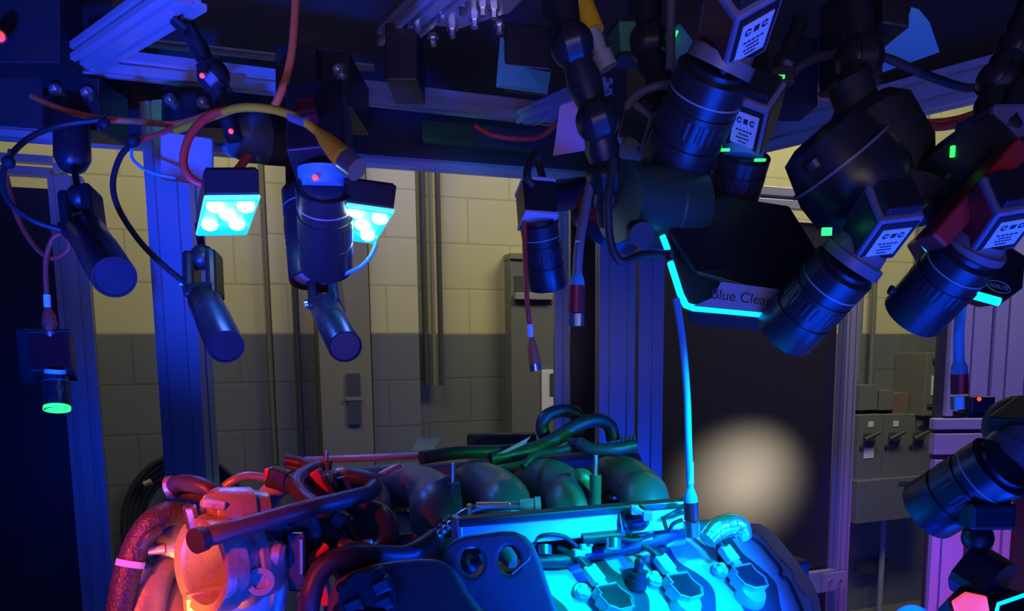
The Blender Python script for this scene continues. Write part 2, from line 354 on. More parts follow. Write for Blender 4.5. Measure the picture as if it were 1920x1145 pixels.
# coil of hose hanging behind the blue post
t = thing('hose_coil', 'coil of dark hose hung on the block wall behind the blue post', 'hose', pw(350, 900, .05))
mb = MB()
for k in range(5):
    c = pw(352, 985, 0.04 + 0.012 * k); R = 0.17 + 0.016 * k
    mb.tube([c + WALLDIR * (R * math.cos(g * math.pi / 10)) + V((0, 0, R * 1.25 * math.sin(g * math.pi / 10))) for g in range(21)], 0.011, 8, 2)
mb.build('hose_loops', 'rubber', t)
MB().cyl(pw(270, 908, .1), pw(284, 902, .1), 0.012, 12).build('brass_fitting', mat('brass', (.6, .45, .2), .4, .5), t)
MB().cyl(pw(352, 905, 0), pw(352, 905, .14), 0.012, 10).build('hook', 'greydark', t)

# ================================================================ GUARDS (framed dark panels between the cell and the wall)
GP = V((0, 2.72, 0))
def pg(px, py, off=0.0): return onp(px, py, GP + WALLN * off, WALLN)
Zv = V((0, 0, 1))
def gslab(name, x0, y0, x1, y1, thick, m, parent, off=0.0, ztop=None, zbot=None, bevel=0):
    a = pg(x0, y0, off); b = pg(x1, y1, off); z0 = a.z if ztop is None else ztop; z1 = b.z if zbot is None else zbot
    c = (a + b) / 2; c.z = (z0 + z1) / 2; c = c - WALLN * (thick / 2)
    return MB().box(c, abs((b - a).dot(WALLDIR)), thick, abs(z0 - z1), WALLDIR, WALLN, Zv).build(name, m, parent, False, bevel)
t = thing('guard_door', 'dark framed guard door right of the twin posts with a warm patch of light', 'guard door', pg(1400, 1145) * V((1, 1, 0)) if False else V((pg(1400, 1145).x, pg(1400, 1145).y, 0)))
gslab('door_panel', 1150, 395, 1578, 400, 0.02, 'panelblack', t, -0.01, zbot=0.05)
gslab('header_rail', 1150, 343, 1610, 362, 0.03, 'alu', t, 0.02, bevel=.002)
gslab('header_rail', 1150, 368, 1610, 384, 0.03, 'alu', t, 0.02, bevel=.002)
gslab('header_web', 1150, 355, 1610, 375, 0.03, 'greymetal', t, 0.0)
a = pg(1590, 640, .02); v, e = extr(V((a.x, a.y, 0.0)), V((a.x, a.y, pg(1590, 350).z)), 0.062, 0.05, WALLDIR, 2, 1)
MB().prism(v, e).build('frame_post', 'alu', t, False)
br = gslab('lower_rail', 1490, 1078, 1575, 1106, 0.03, 'alu', t, 0.035, bevel=.002)
gslab('hinge_plate', 1545, 1076, 1586, 1100, 0.01, 'alu', t, 0.07)
mb = MB(); bolts(mb, [pg(1556, 1088, .07), pg(1574, 1088, .07)], WALLN, .009, .008); mb.build('hinge_bolt', 'steel', t)
t = thing('guard_door', 'black framed guard door at the left edge beside the silver post', 'guard door', V((pg(50, 1145).x, pg(50, 1145).y, 0)))
gslab('door_panel', -400, 326, 118, 340, 0.02, 'panelblack', t, -0.01, zbot=0.05)
gslab('header_rail', -400, 294, 100, 300, 0.03, 'alu', t, 0.02, ztop=pg(50, 292).z, zbot=pg(50, 306).z)
gslab('header_rail', -400, 312, 100, 320, 0.03, 'alu', t, 0.02, ztop=pg(50, 314).z, zbot=pg(50, 331).z)
gslab('header_web', -400, 300, 100, 330, 0.02, 'greymetal', t, 0.0)
gslab('corner_plate', 98, 304, 128, 345, 0.03, 'alu', t, 0.03)
a = pg(150, 660, .03); v, e = extr(V((a.x, a.y, 0.0)), V((a.x, a.y, pg(110, 335).z)), 0.085, 0.05, WALLDIR, 2, 1, .014)
MB().prism(v, e).build('frame_post', 'alu', t, False)

# violet-lit slatted guard on the far right
FD = 3.0
t = thing('slatted_guard', 'pale slatted guard panel on the far right washed in violet light', 'guard panel', V((at(1850, 900, FD).x, FD, 0)))
def slat(x0, x1, y0, y1, name='slat', thick=.03, z0=None, z1=None):
    a = at(x0, y0, FD - thick); b = at(x1, y1, FD - thick)
    za = a.z if z0 is None else z0; zb = b.z if z1 is None else z1
    MB().box(((a.x + b.x) / 2, FD - thick / 2, (za + zb) / 2), abs(b.x - a.x), thick, abs(za - zb)).build(name, 'violetpaint', t, False, .003)
zt = at(1850, 440, FD).z; zm = at(1850, 778, FD).z; zl = at(1850, 890, FD).z
MB().box((at(1900, 800, FD).x, FD + .01, (zt) / 2), 0.62, 0.02, zt).build('back_sheet', 'greydark', t, False)
for x0, x1 in ((1783, 1822), (1826, 1858), (1866, 1888), (1893, 1925), (1930, 1990)): slat(x0, x1, 640, 640, z0=zt, z1=zm)
for y0, y1 in ((785, 803), (813, 850), (862, 888)): slat(1753, 1990, y0, y1, 'rail', .04)
for x0, x1 in ((1752, 1768), (1772, 1812), (1830, 1862), (1868, 1880), (1886, 1900)): slat(x0, x1, 950, 950, z0=zl, z1=0.1)
# ================================================================ CELL FRAME (one bolted frame)
fr = thing('inspection_station', 'aluminium profile frame and dark roof sheets of the inspection station, lit blue from below', 'machine', V((0, 1.9, 0)))
def post(px, py, d, wx, wy, side, nx, ny, m='alu', ztop=2.08, name='post'):
    a = at(px, py, d); v, e = extr(V((a.x, a.y, 0)), V((a.x, a.y, ztop)), wx, wy, side, nx, ny)
    return MB().prism(v, e).build(name, m, fr, False)
post(345, 650, 1.85, 0.115, 0.05, (0.97, -0.24, 0), 2, 1)
post(1153, 600, 2.20, 0.100, 0.06, (1, 0.1, 0), 2, 1)
post(1216, 600, 2.24, 0.072, 0.06, (1, 0.1, 0), 1, 1)
post(1052, 600, 2.42, 0.044, 0.04, (1, 0.1, 0), 1, 1)
def beam(x0, y0, x1, y1, z, wx=0.08, wy=0.05, name='beam', nx=2, ny=1, m='alu'):
    p0 = atz(x0, y0, z); p1 = atz(x1, y1, z); v, e = extr(p0, p1, wx, wy, V((0, 0, 1)), nx, ny)
    return MB().prism(v, e).build(name, m, fr, False)
beam(-150, 214, 1150, 318, 2.05)
beam(1160, 322, 2050, 98, 2.08)
beam(1250, 266, 2050, 60, 2.16, 0.04, 0.04, nx=1)
def beam3(a, b, wx, wy, nx=1, ny=1):
    p0 = at(*a); p1 = at(*b); v, e = extr(p0, p1, wx, wy, V((0, 0, 1)), nx, ny, .010)
    return MB().prism(v, e).build('beam', 'alu', fr, False)
beam3((140, 112, 1.62), (1130, 226, 2.12), .045, .04)
beam3((240, 76, 1.72), (700, 128, 1.92), .012, .02)
beam3((150, 116, 1.60), (345, -12, 1.25), .03, .07, 1, 2)
beam3((735, 74, 1.62), (860, -40, 1.3), .03, .06, 1, 2)
beam3((985, 222, 2.0), (1130, 158, 1.7), .03, .05, 1, 2)
# dark canopy sheet and fascias that close the cell from the hall light
zc = 2.60
def fascia(x0, y0, x1, y1, z, lbl='fascia_panel'):
    p0 = atz(x0, y0, z); p1 = atz(x1, y1, z); n = V((0, 0, 1)).cross(p1 - p0).normalized()
    if n.y < 0: n = -n
    p0 = p0 + n * 0.05; p1 = p1 + n * 0.05
    MB().prism([p0, p1, V((p1.x, p1.y, zc)), V((p0.x, p0.y, zc))], n * 0.01).build(lbl, 'deck', fr, False)
fascia(-300, 200, 1190, 318, 2.03); fascia(1140, 318, 2200, 60, 2.08)
MB().prism([V((-2.6, -0.8, zc)), V((2.2, -0.8, zc)), V((2.2, 0.7, zc)), V((0.65, 2.75, zc)), V((-2.6, 1.75, zc))], V((0, 0, 0.01))).build('canopy_sheet', 'deck', fr, False)
# black equipment riser between thin post and twin posts
a = at(1094, 590, 2.5); MB().box((a.x, a.y, 1.55), 0.085, 0.06, 1.05).build('cable_riser', 'black', fr, False, .003)
# gusset plate with bolts
gz = 2.10
P = [atz(*q, gz) for q in ((775, 34), (830, -30), (1010, -30), (955, 24), (862, 54), (784, 44))]
gp = MB().prism(P, V((0, 0, 0.012))).build('gusset_plate', 'alu', fr, False, .001)
for q in ((783, 38), (828, 18), (848, 48), (890, 30), (926, 12), (936, 40), (812, 64), (868, 4), (905, 8)):
    p = atz(*q, gz); mb = MB(); mb.lathe(p, p - V((0, 0, .022)), [(0, .011), (.35, .011), (.35, .007), (.9, .007), (1, .004)], 6); mb.build('bolt', 'steel', fr)
for q in ((1010, 160),):
    pass
# clamp blocks along the beams: black blocks each with two cap screws
def block(name, lb, x0, y0, x1, y1, d, th, m='black', screws=(), slope=0.0, group=None, sm='steel', bevel=.003):
    a = at(x0, y0, d); b = at(x1, y0 + slope, d); c = at(x1, y1 + slope, d); e = at(x0, y1, d)
    t = thing(name, lb, 'bracket', (a + b) / 2, group)
    MB().prism([a, b, c, e], V((0, th, 0))).build('block_body', m, t, False, bevel)
    for (sx, sy) in screws:
        p = at(sx, sy, d); MB().lathe(p + V((0, .004, 0)), p - V((0, .012, 0)), [(0, .0135), (.75, .0135), (1, .010), (1, .006), (.5, .005)], 16).build('cap_screw', sm, t)
    return t
BG = 'black clamp blocks hung on the cell beams'
block('clamp_block', 'black clamp block above the leftmost tubular lamp', 78, 138, 186, 236, 1.62, 0.12, screws=((107, 170), (166, 177)), slope=8, group=BG)
block('clamp_block', 'black clamp block hanging above the lit lamp beside the ball jointed arm', 302, 160, 432, 236, 1.66, 0.12, screws=((322, 190), (382, 195)), slope=4, group=BG)
block('clamp_block', 'tall black clamp block behind the yellow connector', 588, 92, 656, 194, 1.55, 0.2, screws=((636, 134),), slope=6, group=BG)
block('clamp_block', 'dark clamp block left of the orange hanging cable', 516, 84, 592, 200, 1.5, 0.1, m='blackmatte', group=BG)
block('clamp_block', 'large black block above the pale blue note', 946, 40, 1034, 124, 1.22, 0.12, slope=8, group=BG)
block('clamp_block', 'black block beside the bolted gusset plate', 722, 42, 782, 150, 1.5, 0.14, group=BG)
block('clamp_block', 'black carriage over the violet beam at upper right', 1655, -20, 1706, 44, 1.12, 0.1, slope=8, group=BG)
block('clamp_block', 'dark upright slab behind the large right hand camera mount', 1576, -30, 1656, 150, 1.18, 0.08, slope=4, group=BG)
block('clamp_block', 'dark block hanging over the dome of the mid right camera', 1438, 70, 1534, 200, 1.3, 0.08, m='blackmatte', group=BG)
block('terminal_box', 'dark cable duct strip behind the back beam', 792, 222, 1050, 262, 1.98, 0.03, m='blackmatte', slope=24)
# control boxes high on the left
block('control_box', 'tall dark control box at the upper left corner', -60, -60, 112, 118, 1.5, 0.08, m='blackmatte')
pp = block('cover_plate', 'pinkish grey plate behind the diagonal beam at upper left', 209, -20, 272, 46, 1.75, 0.01, m='glue')
t = thing('indicator_lamp', 'small glowing red indicator at the left edge', 'lamp', at(0, 68, 1.44))
MB().ball(at(-1, 68, 1.44), 0.009).build('lens', 'ledred', t); MB().cyl(at(-1, 68, 1.45), at(-1, 68, 1.47), .012).build('bezel', 'black', t)
# ================================================================ GEAR HUNG IN THE CELL
def knurl(mb, p0, p1, r, n=48, amp=0.04):
    p0, p1 = V(p0), V(p1); a = p1 - p0; q = a.normalized().to_track_quat('Z', 'Y'); X, Y = q @ V((1, 0, 0)), q @ V((0, 1, 0))
    ring = [X * (r * (1 + (amp if (k // 2) % 2 else 0)) * math.cos(math.pi * k / n)) + Y * (r * (1 + (amp if (k // 2) % 2 else 0)) * math.sin(math.pi * k / n)) for k in range(2 * n)]
    return mb.prism([p0 + v for v in ring], a)
def lerp(a, b, t): return V(a) * (1 - t) + V(b) * t
LENS = [(0, .80), (.05, .80), (.06, 1), (.30, 1), (.305, .95), (.35, .95), (.355, 1), (.62, 1), (.625, .95), (.66, .95), (.665, 1), (.98, 1), (1, .97), (1, .84), (.95, .80)]
def lens(t, p0, p1, r, m='lens', glass='glasslens', ring=True, prof=None, screw=True):
    p0, p1 = V(p0), V(p1)
    b = MB().lathe(p0, p1, [(a, q * r) for a, q in (prof or LENS)], 40, cap=True).build('lens_barrel', m, t)
    mb = MB(); knurl(mb, lerp(p0, p1, .40), lerp(p0, p1, .56), r * 1.0, 64, .010); mb.build('focus_ring', m, b, False)
    MB().lathe(lerp(p0, p1, .955), lerp(p0, p1, .975), [(0, r * .80), (.5, r * .78), (1, r * .3)], 32).build('front_glass', glass, b)
    if ring: MB().lathe(lerp(p0, p1, .235), lerp(p0, p1, .25), [(0, r * 1.004), (1, r * 1.004)], 40).build('scale_ring', 'grey', b)
    if screw:
        a = (p1 - p0).normalized(); s = a.cross(V((0, 1, 0))).normalized(); c = lerp(p0, p1, .8)
        mb = MB(); mb.cyl(c - s * (r * .97), c - s * (r * 1.12), .003, 10); mb.cyl(c - s * (r * 1.12), c - s * (r * 1.2), .0055, 12); mb.build('lock_screw', 'black', b)
def cubebody(t, p0, p1, w, m, hint, h=None, name='camera_body', bevel=.003, edge=None):
    p0, p1 = V(p0), V(p1); a = (p1 - p0).normalized(); X = V(hint); X = (X - a * X.dot(a)).normalized(); Y = a.cross(X)
    bd = MB().box((p0 + p1) / 2, w, h or w, (p1 - p0).length, X, Y, a).build(name, m, t, False, bevel)
    if edge:
        for f in (0.0, 1.0):
            c = lerp(p0, p1, f); MB().box(c, w * 1.03, (h or w) * 1.03, .006, X, Y, a).build('end_plate', edge, bd, False, .001)
    return X, Y, a
def vbody(t, back, front, w, left='black', right='black', theta=45, label=None, skin='violetgrey'):
    """square camera body turned on its axis, one recessed panel per visible side"""
    b, f = at(*back), at(*front); A = (b - f).normalized(); c = (b + f) / 2; L = (b - f).length
    v = (CAM - c).normalized(); p = A.cross(v).normalized()
    if p.x < 0: p = -p
    q = (v - A * v.dot(A)).normalized(); th = math.radians(theta)
    e1 = p * math.cos(th) + q * math.sin(th); e2 = p * math.sin(th) - q * math.cos(th)
    n1 = q * math.cos(th) - p * math.sin(th); n2 = e1
    bd = MB().box(c, w, w, L, e1, n1, A).build('camera_body', skin, t, False, .002)
    MB().box(c + n1 * (w / 2 + .0006), w * .84, .0012, L * .80, e1, n1, A).build('left_panel', left, bd, False)
    MB().box(c + n2 * (w / 2 + .0006), w * .84, .0012, L * .86, e2, n2, A).build('right_panel', right, bd, False)
    MB().box(b + A * .006, w * .8, w * .8, .012, e1, n1, A).build('back_plate', 'black', bd, False, .002)
    if label == 'right': sticker(t, c + n2 * (w / 2 + .0018), e2, A, w * .66, L * .62, n2)
    if label == 'left': sticker(t, c + n1 * (w / 2 + .0018), e1, A, w * .66, L * .62, n1)
    return bd
def sticker(t, c, X, Y, w, h, n):
    """white type label with small printed squares and rows"""
    c = V(c); X = V(X).normalized(); Y = V(Y).normalized(); n = V(n).normalized()
    s = MB().box(c, w, h, .0008, X, Y, n).build('type_label', 'white', t, False)
    mb = MB()
    for i in range(3):
        k = c + X * (w * (-.27 + .27 * i)) + Y * (h * .27) + n * .0006
        if i == 1: mb.box(k, w * .17, h * .15, .0005, X, Y, n)
        else:
            for g in range(10):
                if g in (0,): continue
                q = g * .628; mb.box(k + X * (w * .08 * math.cos(q)) + Y * (h * .075 * math.sin(q)), w * .05, h * .04, .0005, X, Y, n)
    for r_ in range(4):
        wd = (.7, .42, .55, .36)[r_]
        for q in range(5):
            mb.box(c + X * (w * wd * (q - 2) / 5) - Y * (h * (.03 + .12 * r_)) + n * .0006, w * wd / 7, h * .045, .0005, X, Y, n)
    mb.build('print', 'ink', s, False)
def arm(name, lb, pts, joints, r=0.012, jr=0.028, m='black', cat='articulated arm'):
    """ball jointed arm: rods between knobbed clamps"""
    t = thing(name, lb, cat, pts[0])
    for i in range(len(pts) - 1):
        MB().lathe(pts[i], pts[i + 1], [(0, r * 1.1), (.25, r), (.5, r * 1.25), (.75, r), (1, r * 1.1)], 18).build('rod', m, t)
    for j in joints:
        c = V(pts[j]); f = (V(pts[j]) - V(pts[j - 1])).cross(V((0, 1, .3))).normalized(); mb = MB(); knurl(mb, c - f * jr * .35, c + f * jr * .35, jr * 1.06, 14, .05)
        mb.ball(c, jr * 1.04, 24, 16); mb.build('clamp_knob', m, t)
    return t
def cable(name, lb, pts, r, m, extra=None, cat='cable', group=None):
    t = thing(name, lb, cat, pts[0], group)
    MB().tube(pts, r, 12, 8).build('sleeve', m, t)
    if extra: extra(t)
    return t
def clampneck(t, c0, c1, r):
    """knuckle clamp: rounded fork with a slot"""
    c0, c1 = V(c0), V(c1); a = (c1 - c0).normalized(); X = a.cross(V((0, 1, 0))).normalized(); Y = a.cross(X)
    for s in (-1, 1):
        MB().box((c0 + c1) / 2 + X * (s * r * .62), r * .6, r * 1.5, (c1 - c0).length, X, Y, a).build('clamp_jaw', 'black', t, False, r * .25)
    MB().box(lerp(c0, c1, .86), r * 1.8, r * 1.5, (c1 - c0).length * .28, X, Y, a).build('clamp_bridge', 'black', t, False, r * .15)
    MB().ball(lerp(c0, c1, .1), r * .7, 16, 10).build('ball_joint', 'black', t)
    MB().cyl(lerp(c0, c1, .62) - X * r * 1.05, lerp(c0, c1, .62) - X * r * 1.25, r * .3, 12).build('clamp_screw', 'steel', t)

# --- three tubular pattern lamps on stalks (left)
TG = 'black tubular projector lamps on ball stalks'
def tubelamp(lb, stalk, neck, p0, p1, r, front='glasslens', top=None):
    t = thing('tubular_lamp', lb, 'lamp', stalk[0], TG)
    if top: MB().lathe(top[0], top[1], [(0, top[2]), (.75, top[2]), (.92, top[2] * .75), (1, top[2] * .35)], 28).build('stalk_socket', 'lens', t)
    MB().cyl(stalk[0], stalk[1], 0.0065, 14).build('stalk', 'black', t)
    clampneck(t, neck[0], neck[1], neck[2])
    MB().lathe(p0, p1, [(0, r * .85), (.04, r), (.42, r), (.425, r * .96), (.45, r * .96), (.455, r * 1.03), (.98, r * 1.03), (1, r), (1, r * .9), (.985, r * .88)], 36).build('lamp_tube', 'lens', t)
    MB().lathe(lerp(p0, p1, .985), lerp(p0, p1, .99), [(0, r * .88), (1, r * .88)], 32).build('lamp_window', front, t)
    return t
M['navyglass'] = mat('frosted_window', (0.015, 0.02, 0.035), 0.6, spec=0.2)
tubelamp('leftmost black tubular lamp hanging on a rod below its clamp block', L3((138, 308, 1.55), (148, 366, 1.48)), (at(150, 362, 1.46), at(160, 445, 1.42), .034),
         at(160, 432, 1.42), at(215, 520, 1.24), .033, 'navyglass', (at(135, 230, 1.6), at(136, 318, 1.55), .033))
t = tubelamp('second tubular lamp, hanging below the lit square lamp on the blue post', L3((372, 420, 1.42), (380, 478, 1.38)), (at(380, 474, 1.36), at(383, 560, 1.34), .031),
         at(382, 560, 1.34), at(424, 650, 1.2), .0275, 'lens')
tubelamp('third tubular lamp, hanging under the big cylindrical lens', L3((605, 440, 1.5), (610, 520, 1.42)), (at(608, 520, 1.42), at(614, 585, 1.36), .03),
         at(610, 578, 1.36), at(648, 650, 1.22), .026, 'glasslens')

# --- square LED lamps
LG = 'square blue LED lamps'
def ledlamp(lb, quad, up, cores, tilt, dots_r=.0120):
    q = [at(*c) for c in quad]; n = (q[1] - q[0]).cross(q[3] - q[0]).normalized()
    if n.z < 0: n = -n
    t = thing('led_lamp', lb, 'lamp', q[0] + n * up, LG)
    c = sum(q, V()) / 4
    b = MB(); b.prism([p + n * .008 for p in q], n * (up - .008)).build('housing', 'black', t, False, .003)
    MB().prism([lerp(p, c, .08) + n * (up * .98) for p in q], n * .005).build('top_plate', 'black', t, False, .001)
    MB().prism([lerp(p, c, -.03) + n * .002 for p in q], n * .006).build('bezel', 'ledrim', t, False, .002)
    WIN = MB().prism([lerp(p, c, .02) for p in q], n * .004).build('lamp_window', 'ledcyan', t, False, .001)
    o = onp(*cores[0], q[0], n)
    for (x, y) in cores:
        p = onp(x, y, q[0], n); MB().lathe(p - n * .001, p - n * .009, [(0, dots_r), (.4, dots_r * .92), (.75, dots_r * .7), (1, dots_r * .3)], 20).build('led', 'ledwhite', WIN)
    spot('led_lamp_light', c - n * .02, c - n + V(tilt), 3.0, BLUE, 150, 0.6, 0.03)
    return t
ledlamp('square LED lamp glowing cyan beside the blue post', ((384, 377, 1.12), (487, 376, 1.12), (463, 441, 1.34), (369, 443, 1.34)), .045,
        ((404, 386), (461, 386), (427, 402), (393, 421), (444, 420)), (.1, -.2, 0))
ledlamp('square LED lamp glowing cyan, half hidden by the wide downward lens', ((622, 386, 1.2), (737, 402, 1.2), (702, 458, 1.42), (610, 446, 1.42)), .045,
        ((668, 397), (712, 409), (679, 421), (689, 441), (640, 412)), (.1, -.2, 0))
# bracket that holds lamp one on the post
block('mounting_plate', 'blue lit bent plate holding the square lamp to the post', 300, 245, 398, 335, 1.5, 0.01, m='alu', slope=14)
MB().box(at(420, 318, 1.25), 0.03, 0.5, 0.02).build('x', 'black') if False else None

# --- big cylindrical lens camera and the one behind it
t = thing('machine_camera', 'machine camera pointing straight down with a wide black lens, covering half the LED lamp', 'camera', at(600, 200, 1.25))
cubebody(t, at(600, 196, 1.28), at(604, 318, 1.2), .085, 'black', (1, 0, 0), name='camera_body')
cubebody(t, at(575, 196, 1.18), at(577, 222, 1.17), .03, 'darkred', (1, 0, 0), name='red_clip')
MB().lathe(at(604, 316, 1.2), at(606, 350, 1.2), [(0, .036), (.5, .036), (.5, .031), (1, .031)], 28).build('lens_mount', 'bluecable', t)
lens(t, at(608, 342, 1.2), at(612, 502, 1.30), .0425, screw=False)
MB().ball(at(591, 333, 1.16), .0045).build('indicator', 'ledred', t)
t = thing('machine_camera', 'machine camera behind the wide lens, its rim lit cyan and grey front glass facing down', 'camera', at(570, 320, 1.42))
cubebody(t, at(566, 300, 1.5), at(568, 370, 1.46), .05, 'black', (1, 0, 0))
lens(t, at(572, 350, 1.44), at(588, 526, 1.38), .042, glass='grey', screw=False)
# --- barrel camera on the ball-jointed arm
t = thing('barrel_camera', 'ribbed black barrel camera lying level under the yellow connector cable', 'camera', at(500, 250, 1.4))
a, b = at(430, 250, 1.32), at(566, 262, 1.4)
MB().lathe(a, b, [(0, .020), (.04, .036), (.2, .044), (.9, .044), (.96, .042), (1, .03)], 36).build('camera_barrel', 'barrel', t)
mb = MB()
for k in range(16):
    f = .45 + .3 * k / 16; mb.lathe(lerp(a, b, f), lerp(a, b, f + .008), [(0, .0455), (1, .0455)], 36)
mb.build('cooling_ribs', 'black', t)
MB().cyl(at(484, 292, 1.33), at(484, 300, 1.33), .004).build('screw', 'steel', t)
MB().box(at(560, 250, 1.4), .05, .05, .1).build('mounting_foot', 'black', t, False, .004)
t = arm('jointed_arm', 'black ball jointed arm at upper left reaching down to the barrel camera',
        [at(340, -40, 1.35), at(346, 40, 1.33), at(400, 142, 1.28), at(440, 262, 1.28)], (2,), .0125, .024)
for q in ((329, 40, 1.3), (379, 142, 1.24), (433, 246, 1.25)):
    MB().ball(at(*q), .004).build('red_dot', 'ledred', t)
MB().cyl(at(326, 38, 1.3), at(350, 60, 1.3), .008).build('wing_screw', 'black', t)

# --- cables at left
def conn_yellow(t):
    a, b, c = at(596, 246, 1.12), at(645, 298, 1.08), at(670, 318, 1.07)
    MB().lathe(a, b, [(0, .006), (.3, .011), (.7, .0145), (1, .0155)], 20).build('strain_relief', 'yellow', t)
    MB().lathe(b, c, [(0, .012), (.1, .0165), (1, .0165), (1, .012)], 12).build('coupling_nut', 'steel', t)
    MB().lathe(at(545, 218, 1.15), at(575, 230, 1.13), [(0, .0072), (1, .0072)], 14).build('sleeve_label', 'glue', t)
cable('connector_cable', 'mustard cable ending in a fat connector left of centre', L3((330, 245, 1.35), (400, 218, 1.26), (450, 202, 1.2), (510, 205, 1.17), (560, 222, 1.14), (598, 248, 1.12)), .0062, 'yellow', conn_yellow)
cable('orange_cable', 'orange cable dropping from the top edge to the barrel camera', L3((556, -40, 1.3), (552, 40, 1.28), (545, 110, 1.26), (530, 165, 1.25), (512, 205, 1.25)), .0062, 'orange')
cable('looped_cable', 'red orange cable hanging in a loop in front of the lamp plate', L3((430, 206, 1.24), (390, 218, 1.22), (356, 255, 1.2), (344, 305, 1.19), (362, 338, 1.19), (398, 346, 1.2), (438, 325, 1.22), (466, 292, 1.24)), .0062, 'redcable')
cable('looped_cable', 'dull orange cable running along the back beam at left', L3((60, 180, 1.6), (120, 206, 1.56), (190, 222, 1.54), (260, 228, 1.54), (330, 232, 1.5), (400, 212, 1.42)), .006, 'orange')
cable('looped_cable', 'dark cable curving from the beam down to the leftmost tubular lamp', L3((190, 224, 1.52), (110, 236, 1.5), (50, 262, 1.46), (10, 310, 1.42), (12, 370, 1.4), (60, 412, 1.4), (125, 434, 1.42)), .0052, 'rubber')
t = cable('looped_cable', 'black cable bowing down from the beam to the second tubular lamp', L3((260, 262, 1.46), (228, 290, 1.44), (212, 340, 1.42), (222, 390, 1.4), (262, 452, 1.38), (310, 500, 1.36), (350, 532, 1.34)), .0052, 'rubber')
cable('looped_cable', 'thin orange lead joining the beam to the black bowed cable', L3((330, 236, 1.5), (300, 250, 1.48), (262, 262, 1.46)), .0045, 'redcable')
cable('thin_cable', 'thin blue lead swinging from the beam to the lamp plate', L3((246, 278, 1.45), (250, 300, 1.45), (280, 322, 1.45), (330, 334, 1.46)), .003, 'bluecable')
for q, lb in (((196, 232, 1.5), 'black cable tie where the cables meet under the first clamp block'), ((250, 264, 1.44), 'black cable tie at the top of the bowed black cable'), ((16, 304, 1.4), 'black cable tie on the dark cable near the left edge')):
    p = at(*q); mb = MB(); mb.ball(p, .011, 14, 10); mb.cyl(p, p + V((.004, 0, .022)), .003, 8); tag(mb.build('cable_tie', 'blackmatte'), lb, 'cable tie', 'black cable ties')
def redplug(t):
    a = at(90, 560, 1.42); MB().lathe(at(88, 552, 1.42), at(89, 576, 1.42), [(0, .006), (1, .006)], 12).build('cable_label', 'paper', t)
    MB().lathe(at(90, 578, 1.42), at(94, 622, 1.42), [(0, .006), (.3, .011), (.75, .013), (.76, .0105), (1, .0105)], 18).build('plug', 'redcable', t)
    MB().lathe(at(95, 622, 1.42), at(96, 640, 1.42), [(0, .012), (1, .012)], 12).build('plug_nut', 'steel', t)
cable('looped_cable', 'thin red cable hanging in a curl over the small red camera', L3((12, 330, 1.46), (30, 400, 1.45), (60, 455, 1.44), (95, 484, 1.43), (128, 468, 1.42), (124, 440, 1.42), (100, 446, 1.42), (86, 490, 1.42), (88, 560, 1.42), (91, 590, 1.42)), .0045, 'redcable', redplug)
t = thing('machine_camera', 'small dark red camera hanging at far left with a green ring at its tip', 'camera', at(98, 620, 1.45))
cubebody(t, at(96, 632, 1.44), at(102, 702, 1.42), .066, 'darkred', (.9, .4, 0), edge='black')
lens(t, at(104, 700, 1.42), at(107, 768, 1.40), .0215, ring=True, screw=False)
MB().lathe(at(107, 762, 1.40), at(107, 768, 1.398), [(0, .0222), (1, .0222), (1, .019)], 28).build('green_ring', 'ledgreen', t)
MB().lathe(at(104, 692, 1.40), at(104, 700, 1.40), [(0, .018), (1, .018)], 20).build('mount_ring', 'white', t)
MB().box(at(70, 668, 1.46), .05, .04, .1).build('mounting_foot', 'black', t, False, .003)

cable('thin_cable', 'thin blue lit lead hanging from the half hidden LED lamp', L3((706, 456, 1.3), (696, 478, 1.29), (676, 500, 1.28), (640, 516, 1.28)), .0032, 'bluecable')
# --- paper notes
def note(lb, pts, m):
    p = [at(*q) for q in pts]; n = (p[1] - p[0]).cross(p[2] - p[0]).normalized()
    return tag(MB().prism(p, n * .0012).build('paper_note', m, smooth=False), lb, 'note', 'paper notes stuck in the cell')
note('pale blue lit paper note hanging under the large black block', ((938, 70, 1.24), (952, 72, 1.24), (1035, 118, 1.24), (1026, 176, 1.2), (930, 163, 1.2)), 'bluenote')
note('pink violet paper note hanging left of the central jointed arm', ((1050, 198, 1.3), (1092, 184, 1.3), (1097, 282, 1.3), (1037, 292, 1.3)), 'purplepaper')
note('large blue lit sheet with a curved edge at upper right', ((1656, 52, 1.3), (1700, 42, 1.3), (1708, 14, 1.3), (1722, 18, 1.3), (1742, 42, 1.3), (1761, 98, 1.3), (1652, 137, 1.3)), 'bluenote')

# --- central jointed arm and yellow cable beside it
t = arm('jointed_arm', 'black ball jointed arm in the centre with two knobbed clamps', [at(1030, -60, 1.02), at(1072, 84, 1.0), at(1120, 226, 1.0), at(1138, 330, 1.02), at(1150, 420, 1.04)], (1, 2, 3), .018, .026)
def ctip(t):
    MB().lathe(at(1105, 55, 1.1), at(1140, 128, 1.1), [(0, .012), (.3, .013), (.6, .010), (.62, .014), (1, .014)], 12).build('connector', 'grey', t)
cable('connector_cable', 'thick mustard cable beside the central jointed arm at the top edge', L3((1060, -60, 1.12), (1085, 0, 1.11), (1110, 62, 1.1)), .0175, 'yellow', ctip)
cable('connector_cable', 'tan cable hanging straight down at the top right of centre', L3((1258, -40, 1.1), (1258, 60, 1.1), (1256, 130, 1.1)), .0062, 'glue')
cable('connector_cable', 'olive cable arching over the tilted grey camera', L3((1175, 200, 1.15), (1200, 175, 1.13), (1240, 160, 1.12), (1290, 160, 1.14)), .006, 'glue')
